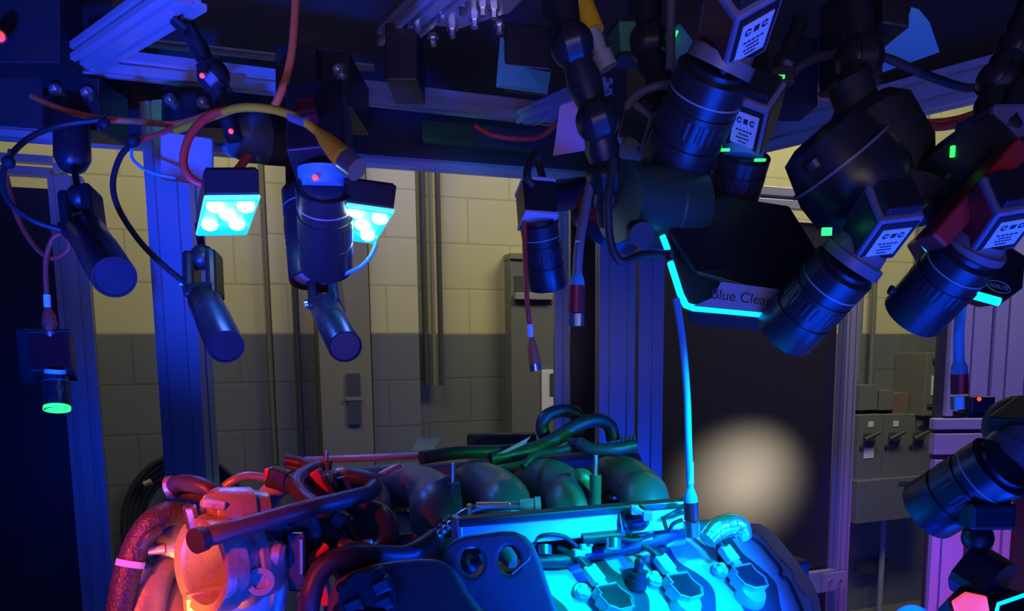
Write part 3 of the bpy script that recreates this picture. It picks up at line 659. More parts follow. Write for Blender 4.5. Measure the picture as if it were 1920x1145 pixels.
def m12(t):
    MB().lathe(at(1086, 452, 1.0), at(1083, 498, 1.0), [(0, .0055), (1, .0055)], 14).build('cable_label', 'paper', t)
    MB().lathe(at(1083, 510, 1.0), at(1081, 536, 1.0), [(0, .0055), (.6, .0095), (1, .0105)], 20).build('strain_relief', 'bluecable', t)
    MB().lathe(at(1081, 535, 1.0), at(1080, 586, 1.0), [(0, .0105), (1, .0105)], 20).build('plug_body', 'red', t)
    mb = MB(); knurl(mb, at(1080, 588, 1.0), at(1080, 611, 1.0), .0098, 14, .06); mb.build('coupling_nut', 'steel', t, False)
cable('connector_cable', 'grey cable with a red bodied plug hanging in front of the twin posts', L3((1125, 270, 1.04), (1110, 330, 1.02), (1096, 400, 1.01), (1086, 460, 1.0), (1082, 520, 1.0)), .0062, 'glue', m12)
def plug2(t):
    MB().lathe(at(993, 608, 1.15), at(995, 632, 1.15), [(0, .0045), (1, .0045)], 12).build('cable_label', 'paper', t)
    MB().lathe(at(996, 634, 1.15), at(1003, 682, 1.15), [(0, .004), (.3, .0075), (1, .009)], 16).build('plug_body', 'orange', t)
    MB().lathe(at(1003, 682, 1.15), at(1005, 695, 1.15), [(0, .0088), (1, .0088)], 12).build('coupling_nut', 'steel', t)
cable('connector_cable', 'thin red cable with an orange plug hanging in front of the grey wall cabinet', L3((984, 395, 1.2), (984, 470, 1.17), (988, 560, 1.15), (994, 615, 1.15), (998, 640, 1.15)), .0036, 'redcable', plug2)
# small centre camera
t = thing('machine_camera', 'small violet grey camera with a downward lens hanging in the centre', 'camera', at(1000, 330, 1.2))
X, Y, a = cubebody(t, at(1003, 352, 1.22), at(1008, 415, 1.2), .05, 'black', (1, .25, 0), edge='violetpaint')
lens(t, at(1010, 412, 1.2), at(1028, 538, 1.24), .0295, screw=False)
MB().cyl(at(1012, 372, 1.22), at(1110, 358, 1.3), .024, 24).build('side_barrel', 'lens', t)
cable('looped_cable', 'black lead looping up from the small centre camera', L3((1000, 350, 1.18), (988, 330, 1.18), (996, 300, 1.2), (1008, 290, 1.22), (1012, 315, 1.22), (1024, 352, 1.2)), .006, 'rubber')
cable('looped_cable', 'pinkish lead sagging along the dark duct behind the back beam', L3((890, 235, 1.9), (920, 252, 1.9), (970, 260, 1.9), (1015, 255, 1.85), (1050, 225, 1.8)), .006, 'redcable')

# --- camera lying level in the middle right
t = thing('machine_camera', 'large camera lying level with a pale arc on its barrel, above the black light box', 'camera', at(1200, 330, 1.05))
MB().lathe(at(1128, 444, 1.12), at(1190, 335, 1.08), [(0, .036), (.05, .050), (.5, .056), (1, .045)], 36).build('lens_barrel', 'lens', t)
MB().lathe(at(1145, 414, 1.109), at(1156, 394, 1.102), [(0, .0555), (1, .0560)], 36).build('red_band', 'red', t)
MB().lathe(at(1160, 378, 1.0), at(1290, 392, 1.05), [(0, .05), (.6, .05), (.62, .052), (1, .052)], 40).build('camera_barrel', mat('dark_green_barrel', (.03, .07, .05), .35), t)
MB().lathe(at(1276, 392, 1.046), at(1280, 392, 1.048), [(0, .0524), (1, .0524)], 40).build('pale_ring', 'grey', t)
MB().box(at(1225, 343, 1.04), .14, .03, .02).build('mounting_rail', 'black', t, False, .004)
MB().cyl(at(1195, 432, .98), at(1204, 440, .95), .015, 16).build('clamp_knob', 'black', t)
cable('looped_cable', 'black cable curling under the level camera into the light box', L3((1150, 300, .96), (1140, 380, .95), (1145, 455, .95), (1165, 490, .95), (1205, 478, .96), (1258, 476, .98)), .0052, 'rubber')

# --- black light box with glowing edge
bx = thing('light_box', 'big black six sided light box with a glowing cyan lower edge and a tape label', 'lamp', at(1380, 400, 1.0))
front = [(1248, 440, 1.0), (1266, 490, .99), (1290, 578, .97), (1440, 592, .95), (1520, 500, .98), (1470, 396, 1.06), (1345, 380, 1.08), (1290, 372, 1.06)]
fp = [at(*q) for q in front]
MB().prism(fp, V((.03, .12, -.015))).build('box_shell', 'blackmatte', bx, False, .004)
MB().prism([at(*q) for q in ((1345, 374, 1.06), (1474, 394, 1.06), (1540, 500, 1.02), (1450, 560, .96), (1300, 520, .98), (1250, 440, 1.0))], V((0, -.012, .004))).build('box_lid', 'black', bx, False, .003)
def rod(q0, q1, r, nm='light_strip', m='ledbar'):
    return MB().tube([at(*q) for q in (q0, q1)] if not isinstance(q0[0], tuple) else [], r, 8, 1).build(nm, m, bx)
MB().tube(L3((1242, 442, .985), (1252, 468, .98)), .004, 8, 1).build('light_strip', 'ledbar', bx)
MB().tube(L3((1257, 492, .975), (1276, 552, .96), (1286, 572, .955), (1300, 577, .953), (1360, 582, .95), (1452, 591, .945)), .0042, 10, 1).build('light_strip', 'ledbar', bx)
MB().cyl(at(1258, 470, .97), at(1260, 488, .97), .007, 12).build('cable_gland', 'black', bx)
tp = [at(*q) for q in ((1352, 530, .945), (1482, 546, .94), (1456, 590, .94), (1300, 574, .945), (1338, 560, .945))]
tn = (tp[1] - tp[0]).cross(tp[3] - tp[0]).normalized()
if tn.y > 0: tn = -tn
tp = [onp(*q, tp[0], tn) for q in ((1352, 528), (1483, 545), (1456, 588), (1300, 573), (1336, 558))]
MB().prism(tp, -tn * .002).build('tape_label', 'grey', bx, False)
text('Blue Clear', onp(1390, 558, tp[0] + tn * .0006, tn), tp[1] - tp[0], V((0, 0, 1)), .017, 'ink', bx, 'handwriting')
spot('light_box_light', at(1400, 604, .86), at(1230, 1080, .88), 8.0, CYAN, 66, 0.9, 0.06)

# --- big tilted camera at top (two bodies)
t = thing('machine_camera', 'very large tilted camera at the top edge with a white type label and long barrel', 'camera', at(1400, 0, .95))
vbody(t, (1400, -30, .86), (1370, 84, .95), .058, 'darkred', 'black', 45, 'right')
MB().lathe(at(1368, 84, .95), at(1346, 128, .96), [(0, .032), (.4, .034), (.42, .040), (1, .041)], 36).build('lens_mount', 'glue', t)
lens(t, at(1346, 122, .96), at(1262, 318, 1.05), .046, screw=False)
MB().box(at(1400, -60, .96), .08, .05, .06).build('upper_body', 'black', t, False, .003)
t = thing('machine_camera', 'camera with a square type label below the big tilted one, lens pointing down', 'camera', at(1410, 165, 1.05))
vbody(t, (1424, 168, .98), (1404, 262, 1.05), .048, 'black', 'black', 18, 'left')
MB().lathe(at(1398, 262, 1.05), at(1392, 296, 1.05), [(0, .026), (1, .026)], 28).build('lens_mount', 'bluecable', t)
lens(t, at(1394, 284, 1.06), at(1368, 378, 1.1), .037, screw=False, ring=False)
MB().box(at(1356, 281, 1.02), .016, .004, .003).build('green_indicator', 'ledgreen', t, False)
MB().box(at(1425, 300, 1.02), .014, .004, .003).build('green_indicator', 'ledgreen', t, False)
t = thing('machine_camera', 'small grey sided camera tilted behind the central arm', 'camera', at(1215, 200, 1.2))
vbody(t, (1222, 190, 1.15), (1200, 262, 1.2), .05, 'black', 'black', 35)
MB().lathe(at(1200, 258, 1.2), at(1190, 290, 1.19), [(0, .022), (1, .026)], 24).build('lens_mount', 'grey', t)
t = thing('machine_camera', 'camera with a green lit side standing behind the olive cable', 'camera', at(1180, 60, 1.2))
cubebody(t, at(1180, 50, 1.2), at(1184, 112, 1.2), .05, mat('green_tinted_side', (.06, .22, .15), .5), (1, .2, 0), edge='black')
t = thing('clear_enclosure', 'small blue lit clear cube with glowing green edges behind the tan cable', 'enclosure', at(1270, 80, 1.2))
cubebody(t, at(1250, 105, 1.2), at(1285, 75, 1.2), .04, 'bluecable', (0, 0, 1), name='cube_body', bevel=.001)
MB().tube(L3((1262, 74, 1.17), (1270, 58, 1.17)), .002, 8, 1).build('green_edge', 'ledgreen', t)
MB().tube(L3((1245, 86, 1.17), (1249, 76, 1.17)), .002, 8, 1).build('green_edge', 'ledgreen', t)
t = thing('indicator_lamp', 'small bright green indicator on the dark mount right of the top camera', 'lamp', at(1464, 144, 1.0))
MB().box(at(1464, 144, 1.0), .009, .003, .004).build('lens', 'ledgreen', t, False); MB().box(at(1464, 144, 1.02), .03, .02, .02).build('indicator_housing', 'black', t, False, .002)

# --- black cloud of mounts behind: rods and knobs
arm('jointed_arm', 'black arm dropping from the dark slab to the large right hand camera', [at(1600, -40, 1.12), at(1612, 110, 1.1), at(1594, 190, 1.06), at(1590, 270, 1.0)], (1, 3), .018, .03)
t = arm('jointed_arm', 'long black rod crossing diagonally to the far right camera', [at(1940, 120, .96), at(1880, 235, .93), at(1790, 330, .92), at(1730, 390, .92)], (1, 3), .013, .02)
arm('jointed_arm', 'black arm at the top right corner reaching the diagonal rod', [at(1935, 10, 1.0), at(1905, 90, .98), at(1870, 150, .97), at(1850, 250, .95)], (1, 2), .016, .022)
arm('jointed_arm', 'black arm hanging behind the tilted top camera', [at(1205, -40, 1.2), at(1215, 80, 1.18), at(1240, 170, 1.16)], (1,), .02, .028)
arm('jointed_arm', 'thin bracket arm under the green indicator', [at(1500, 40, 1.12), at(1470, 120, 1.08), at(1440, 165, 1.06)], (1,), .010, .016)
cable('looped_cable', 'dark cable bowing across the violet beam at upper right', L3((1470, 150, 1.1), (1520, 112, 1.1), (1590, 98, 1.12), (1660, 108, 1.14), (1740, 142, 1.16), (1820, 165, 1.18), (1890, 150, 1.2)), .006, 'rubber')
cable('looped_cable', 'orange cables bundled along the right hand beam', L3((1500, 166, 1.5), (1560, 172, 1.5), (1640, 215, 1.48), (1720, 232, 1.45), (1800, 225, 1.4), (1900, 185, 1.3)), .009, 'orange')
cable('looped_cable', 'second orange cable just under the right hand beam bundle', L3((1640, 205, 1.45), (1700, 222, 1.42), (1760, 238, 1.38), (1860, 215, 1.3), (1940, 190, 1.25)), .007, 'redcable')
cable('looped_cable', 'third dull orange cable above the beam bundle on the right', L3((1490, 182, 1.5), (1550, 184, 1.5), (1600, 190, 1.5), (1700, 205, 1.46)), .008, 'orange')

# --- large right camera (body with label, huge lens pointing down left)
t = thing('machine_camera', 'black panelled machine camera right of centre, its long lens covering the light box corner', 'camera', at(1640, 350, .92))
MB().lathe(at(1530, 250, .95), at(1640, 390, .95), [(0, .030), (.06, .048), (.5, .062), (.8, .062), (1, .05)], 36).build('motor_housing', 'lens', t)
MB().lathe(at(1572, 304, .95), at(1575, 308, .95), [(0, .0625), (1, .0625)], 36).build('pale_ring', 'glue', t)
MB().cyl(at(1522, 300, .92), at(1532, 312, .92), .012, 16).build('side_knob', 'black', t)
vbody(t, (1680, 376, .80), (1624, 456, .86), .046, 'black', 'black', 45, 'right')
MB().box(at(1660, 345, .93), .12, .05, .04, V((1, 0, -.35)).normalized(), V((0, 1, 0)), V((.35, 0, 1)).normalized()).build('mounting_rail', 'black', t, False, .004)
MB().lathe(at(1622, 458, .86), at(1592, 494, .87), [(0, .028), (.5, .030), (.55, .035), (1, .036)], 36).build('lens_mount', 'glue', t)
lens(t, at(1590, 494, .86), at(1470, 627, .93), .0365, screw=False)
MB().box(at(1550, 434, .85), .010, .004, .008).build('green_indicator', 'ledgreen', t, False)
# dark dome above
t = thing('camera_mount', 'rounded dark mount above the large right hand camera', 'mount', at(1660, 200, 1.0))
MB().lathe(at(1620, 200, 1.0), at(1700, 340, .98), [(0, .035), (.15, .05), (.7, .05), (1, .035)], 28).build('mount_body', 'blackmatte', t)
MB().cyl(at(1590, 150, 1.0), at(1620, 230, 1.0), .026, 20).build('mount_stem', 'blackmatte', t)
MB().cyl(at(1690, 290, .97), at(1734, 312, .97), .016, 14).build('clamp_knob', 'black', t)

# --- far right camera
t = thing('machine_camera', 'far right machine camera with a red side panel and long black lens', 'camera', at(1870, 330, .9))
vbody(t, (1902, 358, .80), (1846, 438, .86), .048, 'red', 'black', 45, 'right')
MB().lathe(at(1842, 442, .86), at(1822, 468, .87), [(0, .028), (.5, .030), (.55, .035), (1, .036)], 36).build('lens_mount', 'glue', t)
lens(t, at(1824, 466, .86), at(1712, 590, .93), .0365, prof=[(0, .8), (.05, .8), (.08, .97), (.5, .97), (.51, 1.0), (1, 1.0), (1, .9), (.97, .86)])
MB().lathe(at(1780, 262, .95), at(1862, 372, .93), [(0, .03), (.1, .05), (.9, .055), (1, .04)], 32).build('motor_housing', 'lens', t)
MB().lathe(at(1826, 322, .93), at(1829, 326, .93), [(0, .0565), (1, .0565)], 32).build('pale_ring', 'glue', t)
MB().box(at(1822, 368, .86), .022, .04, .13, V((.75, 0, -.65)).normalized(), V((0, 1, 0)), V((.65, 0, .75)).normalized()).build('red_side_strip', 'red', t, False, .003)
MB().box(at(1786, 284, .9), .004, .004, .012).build('green_indicator', 'ledgreen', t, False)
MB().box(at(1900, 262, .95), .10, .08, .06).build('upper_housing', mat('violet_grey', (.12, .1, .2), .5), t, False, .005)
# light bar unit behind it
t = thing('light_bar', 'black light bar with two glowing cyan ends behind the far right lens', 'lamp', at(1800, 480, .98))
MB().prism(L3((1727, 448, 1.0), (1772, 408, 1.0), (1800, 400, 1.0), (1925, 480, 1.0), (1920, 540, .97), (1876, 572, .96), (1816, 552, .96), (1748, 478, .97)), V((.01, .06, 0))).build('housing', 'black', t, False, .004)
MB().tube(L3((1732, 450, .975), (1749, 472, .965)), .0058, 8, 1).build('light_strip', 'ledbar', t)
MB().tube(L3((1820, 551, .95), (1874, 566, .945)), .0052, 8, 1).build('light_strip', 'ledbar', t)
MB().box(at(1772, 402, .985), .03, .02, .026, V((.85, 0, -.5)).normalized(), V((0, 1, 0)), V((.5, 0, .85)).normalized()).build('latch', 'black', t, False, .003)
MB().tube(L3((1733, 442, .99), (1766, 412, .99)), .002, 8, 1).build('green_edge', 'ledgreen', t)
pc = onp(1869, 538, at(1869, 538, .958), V((0, -1, 0)))
MB().tube([pc + V((.0145 * math.cos(g * math.pi / 8), -.004, .0065 * math.sin(g * math.pi / 8) - .004 * math.cos(g * math.pi / 8))) for g in range(17)], .0005, 6, 1).build('maker_badge', 'grey', t)
text('NERLITE', pc + V((0, -.004, 0)), V((1, 0, -.25)), V((0, 0, 1)), .0065, 'grey', t, 'badge_lettering')

# --- hanging cables right of centre, plugs above the coil cover
def longplug(t):
    MB().lathe(at(1293, 866, .92), at(1294, 906, .92), [(0, .0045), (1, .0045)], 14).build('cable_label', 'paper', t)
    MB().lathe(at(1294, 915, .92), at(1295, 942, .92), [(0, .0045), (.6, .008), (1, .0085)], 18).build('strain_relief', 'bluecable', t)
    MB().lathe(at(1295, 941, .92), at(1296, 974, .92), [(0, .0086), (1, .0086)], 18).build('plug_body', 'red', t)
    mb = MB(); knurl(mb, at(1296, 978, .92), at(1297, 1004, .92), .0092, 14, .06); mb.build('coupling_nut', 'steel', t, False)
cable('connector_cable', 'long blue cable hanging from the light box to a red plug over the engine', L3((1268, 560, .95), (1280, 640, .94), (1288, 740, .93), (1291, 830, .92), (1294, 920, .92)), .0042, 'bluecable', longplug)
def plug3(t):
    MB().lathe(at(1796, 628, .95), at(1798, 664, .95), [(0, .0052), (1, .0052)], 14).build('cable_label', 'paper', t)
    MB().lathe(at(1798, 672, .95), at(1799, 702, .95), [(0, .005), (.5, .009), (1, .0095)], 18).build('strain_relief', 'bluecable', t)
    MB().lathe(at(1799, 701, .95), at(1799, 738, .95), [(0, .0098), (1, .0098)], 18).build('plug_body', 'red', t)
    mb = MB(); knurl(mb, at(1799, 742, .95), at(1800, 766, .95), .0098, 14, .05); mb.build('coupling_nut', 'steel', t, False)
cable('connector_cable', 'blue lit cable with a red plug hanging in front of the violet slats', L3((1806, 500, .97), (1804, 560, .96), (1798, 620, .95), (1798, 690, .95)), .0062, 'bluecable', plug3)
t = thing('indicator_unit', 'small dark unit with red and blue sparkle behind the plug in front of the slats', 'unit', at(1830, 780, 1.6))
MB().box(at(1830, 760, 1.6), .05, .05, .04).build('unit_body', 'black', t, False, .004); MB().ball(at(1836, 748, 1.56), .004).build('red_light', 'ledred', t)
MB().box(at(1830, 776, 1.6), .07, .05, .012).build('unit_base', 'black', t, False, .002)

# --- lower right camera and its stand
t = thing('machine_camera', 'lower right camera with a thick lens pointing left and slightly down, on a rod stand', 'camera', at(1860, 880, .85))
lens(t, at(1884, 868, .86), at(1738, 958, .93), .039, screw=False)
MB().lathe(at(1930, 822, .9), at(1880, 868, .9), [(0, .026), (.45, .028), (.5, .033), (1, .034)], 36).build('lens_mount', 'glue', t)
X, Y, a = cubebody(t, at(1975, 790, .92), at(1915, 835, .9), .07, 'black', (0, 0, 1))
MB().box(at(1905, 905, .88), .11, .05, .02, V((.9, 0, .4)).normalized(), V((0, 1, 0)), V((-.4, 0, .9)).normalized()).build('mounting_rail', 'black', t, False, .004)
MB().ball(at(1908, 800, .98), .04, 24, 14).build('rear_dome', mat('green_dome', (.03, .07, .06), .5), t)
MB().cyl(at(1835, 960, .86), at(1831, 1075, .86), .009, 14).build('stand_rod', 'black', t)
MB().ball(at(1833, 1008, .86), .017, 16, 10).build('ball_joint', 'black', t)
MB().box(at(1850, 965, .86), .05, .03, .03).build('foot_clamp', 'black', t, False, .004)
mb = MB(); knurl(mb, at(1812, 1062, .87), at(1872, 1100, .84), .030, 10, .08); mb.build('clamp_knob', 'black', t, False)
t = thing('red_lamp', 'low lamp in the bottom right corner with a pink red face and cyan rim', 'lamp', at(1830, 1145, .8))
MB().prism(L3((1778, 1120, .80), (1800, 1098, .84), (1862, 1094, .84), (1925, 1108, .84), (1925, 1180, .8), (1790, 1180, .78)), V((0, .02, -.02))).build('housing', 'black', t, False, .003)
MB().prism(L3((1786, 1128, .785), (1812, 1110, .79), (1852, 1118, .79), (1862, 1175, .785), (1800, 1175, .78)), V((0, .004, 0))).build('lamp_window', 'redlampface', t, False, .002)
MB().tube(L3((1868, 1150, .78), (1872, 1132, .78), (1930, 1112, .78)), .002, 8, 1).build('cyan_edge', 'ledbar', t)
t = thing('blue_lamp_unit', 'blue glowing lamp peeking over the bottom edge left of the red lamp', 'lamp', at(1710, 1160, .9))
MB().ball(at(1712, 1168, .9), .022, 20, 12).build('lamp_window', mat('blue_glow', (.01, .02, .3), .4, emit=(0, .08, 1), est=1.2), t); MB().cyl(at(1712, 1176, .9), at(1712, 1230, .9), .03).build('lamp_base', 'black', t)
spot('blue_lamp_light', at(1712, 1140, .86), at(1660, 1075, 2.9), 220, BLUE, 26, 1.0, .02)
spot('blue_lamp_light', at(1712, 1132, .86), at(1480, 1080, .92), 32, BLUE, 90, 1.0, .02)
# ================================================================ ENGINE (one assembled engine)
en = thing('engine', 'car engine with arched black intake runners and silver fuel rail, lit red and cyan', 'engine', V((0.1, 1.05, 0.95)))
def eb(mb, name, m, smooth=True, bevel=0.0): return mb.build(name, m, en, smooth, bevel)
U = V((0.902, 0.432, 0)); Wv = V((-0.432, 0.902, 0))            # along / across the engine
NC = (-Wv * 0.62 + V((0, 0, 0.785))).normalized()               # cam cover plane normal
P0 = at(1100, 1042, 1.0)
def cp(px, py, off=0.0): return onp(px, py, P0 + NC * off, NC)
def flat(name, out, holes, p0, n, thick, m, rnd=0.0, parent=None, X=None, off=0.0):
    """plate with rounded edge from pixel outlines on a plane, with holes"""
    parent = parent or en
    n = n.normalized(); X = (X or V((1, 0, 0))); X = (X - n * X.dot(n)).normalized(); Y = n.cross(X); o = onp(*out[0], p0 + n * off, n)
    cu = bpy.data.curves.new(name, 'CURVE'); cu.dimensions = '2D'; cu.fill_mode = 'BOTH'; cu.extrude = max(thick / 2 - rnd, 0.0001); cu.bevel_depth = rnd; cu.bevel_resolution = 3
    for lp in [out] + list(holes):
        s = cu.splines.new('POLY'); s.points.add(len(lp) - 1); s.use_cyclic_u = True
        for i, q in enumerate(lp):
            p = onp(*q, p0 + n * off, n) - o; s.points[i].co = (p.dot(X), p.dot(Y), 0, 1)
    t = bpy.data.objects.new(name + '_c', cu); COL.objects.link(t); bpy.context.view_layer.update()
    me = bpy.data.meshes.new_from_object(t.evaluated_get(bpy.context.evaluated_depsgraph_get())); bpy.data.objects.remove(t)
    mt = Matrix((X, Y, n)).transposed(); o0 = wloc(parent)
    for v in me.vertices: v.co = mt @ v.co + o - n * (thick / 2) - o0
    me.materials.clear(); me.materials.append(M[m]); me.name = name
    ob = bpy.data.objects.new(name, me); COL.objects.link(ob); ob.parent = parent; WL[ob.name] = o0
    if rnd:
        for p in me.polygons: p.use_smooth = True
        me.set_sharp_from_angle(angle=math.radians(40))
    return ob
def smoothloop(pts, sub=5):
    out = []; n = len(pts)
    for i in range(n):
        a, b, c, d = [V((*pts[(i + k - 1) % n], 0)) for k in range(4)]
        for k in range(sub):
            t = k / sub; q = 0.5 * ((2 * b) + (c - a) * t + (2 * a - 5 * b + 4 * c - d) * t * t + (3 * b - a - 3 * c + d) * t ** 3); out.append((q.x, q.y))
    return out
# engine block and pallet beneath, mostly under the frame edge
eb(MB().box((0.02, 1.12, 1.02), 0.62, 0.34, 0.26, U, Wv, Zv), 'engine_block', 'alucast', False, .01)
eb(MB().box((0.10, 1.06, 1.14), 0.70, 0.16, 0.10, U, Wv, Zv), 'cylinder_head', 'coverdark', False, .006)
pal = thing('engine_pallet', 'transfer pallet carrying the engine below the edge of the picture', 'pallet', V((0.03, 1.1, 0.8)))
MB().box((0.03, 1.1, 0.86), 0.8, 0.5, 0.06, U, Wv, Zv).build('pallet_plate', 'alu', pal, False, .004)
for s, q in ((-.3, -.2), (.3, -.2), (-.3, .2), (.3, .2)):
    c = V((.03, 1.1, 0)) + U * s + Wv * q; MB().box((c.x, c.y, .415), .06, .06, .83, U, Wv, Zv).build('leg', 'alu', pal, False)

# --- cam cover (right bank)
out = [(1000, 1062), (1110, 1042), (1128, 1026), (1200, 1016), (1262, 988), (1290, 992), (1345, 1012), (1362, 1000), (1392, 996), (1420, 1000), (1440, 1022), (1464, 1052), (1482, 1070), (1486, 1090), (1500, 1112), (1518, 1128), (1524, 1180), (1530, 1330), (1230, 1340), (980, 1340), (985, 1150)]
flat('cam_cover', out, [], P0, NC, .03, 'cover', .003)
flat('cover_flange', [(1345, 1006), (1372, 992), (1420, 994), (1446, 1020), (1492, 1076), (1500, 1100), (1524, 1122), (1532, 1200), (1534, 1340), (1560, 1340), (1556, 1130), (1500, 1050), (1430, 985), (1366, 984)] if False else
     smoothloop([(1340, 1008), (1366, 994), (1398, 992), (1428, 1004), (1452, 1034), (1484, 1066), (1490, 1088), (1512, 1118), (1526, 1136), (1530, 1240), (1538, 1340), (1548, 1340), (1540, 1200), (1534, 1120), (1500, 1060), (1440, 990), (1400, 982), (1360, 986)], 3), [], P0, NC, .012, 'alu', .002, off=-.012)
# raised rib that follows the right hand edge
mb = MB(); mb.tube([cp(x, y, .001) for x, y in ((1366, 1008), (1396, 1004), (1424, 1018), (1448, 1046), (1464, 1066), (1464, 1078), (1478, 1088), (1492, 1116), (1506, 1150), (1520, 1200))], .0024, 8, 6)
eb(mb, 'edge_groove', 'coverdark')
# flat dark plates beneath the coils, shade of the wells put into their colour
for k, o in enumerate((((1098, 1062), (1118, 1034), (1150, 1068), (1190, 1092), (1212, 1112), (1218, 1135), (1210, 1175), (1150, 1170), (1120, 1120)),
                       ((1226, 1024), (1250, 1020), (1272, 1052), (1310, 1076), (1334, 1098), (1342, 1125), (1338, 1175), (1300, 1170), (1250, 1100), (1222, 1060)),
                       ((1344, 1012), (1366, 1004), (1392, 1036), (1412, 1052), (1440, 1076), (1456, 1096), (1462, 1130), (1470, 1180), (1420, 1180), (1380, 1110), (1350, 1060)))):
    flat('coil_channel', smoothloop(o, 4), [], P0, NC, .002, 'coverdark', 0, off=.0015)
for o in (((1164, 1080), (1170, 1068), (1190, 1064), (1216, 1070), (1214, 1084), (1190, 1090), (1172, 1090)), ((1075, 1100), (1082, 1092), (1100, 1090), (1104, 1102), (1090, 1112), (1078, 1110)), ((1022, 1112), (1040, 1120), (1066, 1145), (1080, 1190), (1020, 1190))):
    flat('cover_recess', smoothloop(o, 4), [], P0, NC, .002, 'coverdark', 0, off=.0015)  # recess shade put into the colour of a flat plate
# coils
COILS = (((1115, 1099), (1155, 1092), (1163, 1103), (1185, 1118), (1190, 1137), (1163, 1144), (1142, 1137), (1122, 1115), (1127, 1113)),
         ((1248, 1077), (1287, 1072), (1298, 1087), (1317, 1102), (1319, 1115), (1295, 1122), (1275, 1117), (1255, 1095), (1260, 1093)),
         ((1372, 1062), (1406, 1056), (1417, 1070), (1435, 1083), (1441, 1099), (1416, 1103), (1396, 1096), (1377, 1076), (1382, 1075)))
CLB = ('ignition coil nearest the lifting bracket', 'middle ignition coil', 'ignition coil nearest the end of the cover')
for k, co in enumerate(COILS):
    h = .024; n = NC
    c0 = cp(sum(q[0] for q in co) / 9, sum(q[1] for q in co) / 9, h)
    loop = [cp(*q, h) for q in co]
    body = MB().prism(loop, -n * (h * .8)).build('ignition_coil', 'cover', en, False, .002)
    ins = [lerp(p, c0, .10) + n * .0006 for p in loop]; MB().prism(ins, -n * .001).build('coil_top', 'coil', en, False) if False else None
    top = MB().prism([lerp(p, c0, .12) + n * .0012 for p in loop], -n * .004).build('coil_top', 'coil', body, False, .001) if False else MB().prism([lerp(p, c0, .12) + n * .0012 for p in loop], -n * .004).build('coil_top', 'coil', body, False, .001)
    mb = MB(); mb.tube([lerp(p, c0, .03) + n * .0012 for p in loop] + [lerp(loop[0], c0, .03) + n * .0012], .0012, 8, 1); mb.build('coil_rim', 'alu', body)
    # round neck below the coil
    cc = cp(co[5][0] - 12, co[5][1] + 18, 0); eb(MB().lathe(cc + n * .016 - Wv * .0, cc - n * .01, [(0, .017), (.4, .021), (1, .021)], 24), 'coil_neck', 'cover')
    # connector, clip and bolt
    kx, ky = ((1113, 1077), (1246, 1057), (1366, 1039))[k]
    ax = (cp(kx + 20, ky + 26, 0) - cp(kx, ky, 0)).normalized(); sx = n.cross(ax)
    p = cp(kx, ky, .018)
    eb(MB().box(p, .026, .019, .012, ax, sx, n), 'coil_connector', 'white', False, .002)
    eb(MB().box(p + ax * .016, .012, .014, .010, ax, sx, n), 'connector_collar', 'cover', False, .002)
    for dx, dy in ((-5, 5), (6, 8), (1, -3)):
        q = cp(((1092, 1106), (1226, 1082), (1351, 1066))[k][0] + dx, ((1092, 1106), (1226, 1082), (1351, 1066))[k][1] + dy, .008)
        eb(MB().lathe(q, q + n * .007, [(0, .0052), (.7, .0052), (1, .003)], 14), 'coil_bolt', 'white')
    q = cp(((1092, 1110), (1226, 1088), (1351, 1070))[k][0], ((1092, 1110), (1226, 1088), (1351, 1070))[k][1], .004)
    eb(MB().lathe(q - n * .004, q + n * .004, [(0, .012), (1, .012)], 20), 'coil_foot', 'cover')
    w = ((1046, 1026), (1186, 1014), (1312, 994))[k]
    eb(MB().tube([cp(w[0], w[1], .02), cp((w[0] + kx) / 2 + 4, (w[1] + ky) / 2 - 5, .024), cp(kx - 10, ky - 12, .02), p - ax * .012], .0042, 10, 6), 'coil_lead', 'hose')
    eb(MB().cyl(p - ax * .022, p - ax * .010, .0075, 12), 'lead_boot', 'black')
# sensor plug standing on the cover
q = cp(1192, 1100, 0); eb(MB().lathe(q, q + V((.004, -.004, .034)), [(0, .014), (.35, .014), (.36, .011), (.6, .011), (.62, .006), (1, .006)], 20), 'vent_valve', 'rubber')
q2 = q + V((.004, -.004, .034)); eb(MB().ball(q2, .0068), 'valve_cap', 'rubber')

# --- fuel rail
rz = 1.285
ra, rb = atz(860, 1000, rz), atz(1292, 962, rz)
ax = (rb - ra).normalized(); rn = V((0, 0, 1)).cross(ax).normalized()
eb(MB().box((ra + rb) / 2, (rb - ra).length, .022, .036, ax, rn, Zv), 'fuel_rail', 'railpaint', False, .003)
eb(MB().box(ra - ax * .002, .008, .026, .044, ax, rn, Zv), 'rail_end', 'alu', False, .002)
rt = (ra + rb) / 2 + Zv * .0185
eb(MB().box(rt - rn * .012 + Zv * 0.0 , (rb - ra).length * .98, .004, .003, ax, rn, Zv), 'rail_seam', 'steel', False)
eb(MB().lathe(atz(1000, 985, rz) - Zv * 0 - V((0, .014, 0)), atz(1000, 985, rz) - V((0, .004, 0)), [(0, .016), (1, .019)], 24), 'rail_boss', 'alu')
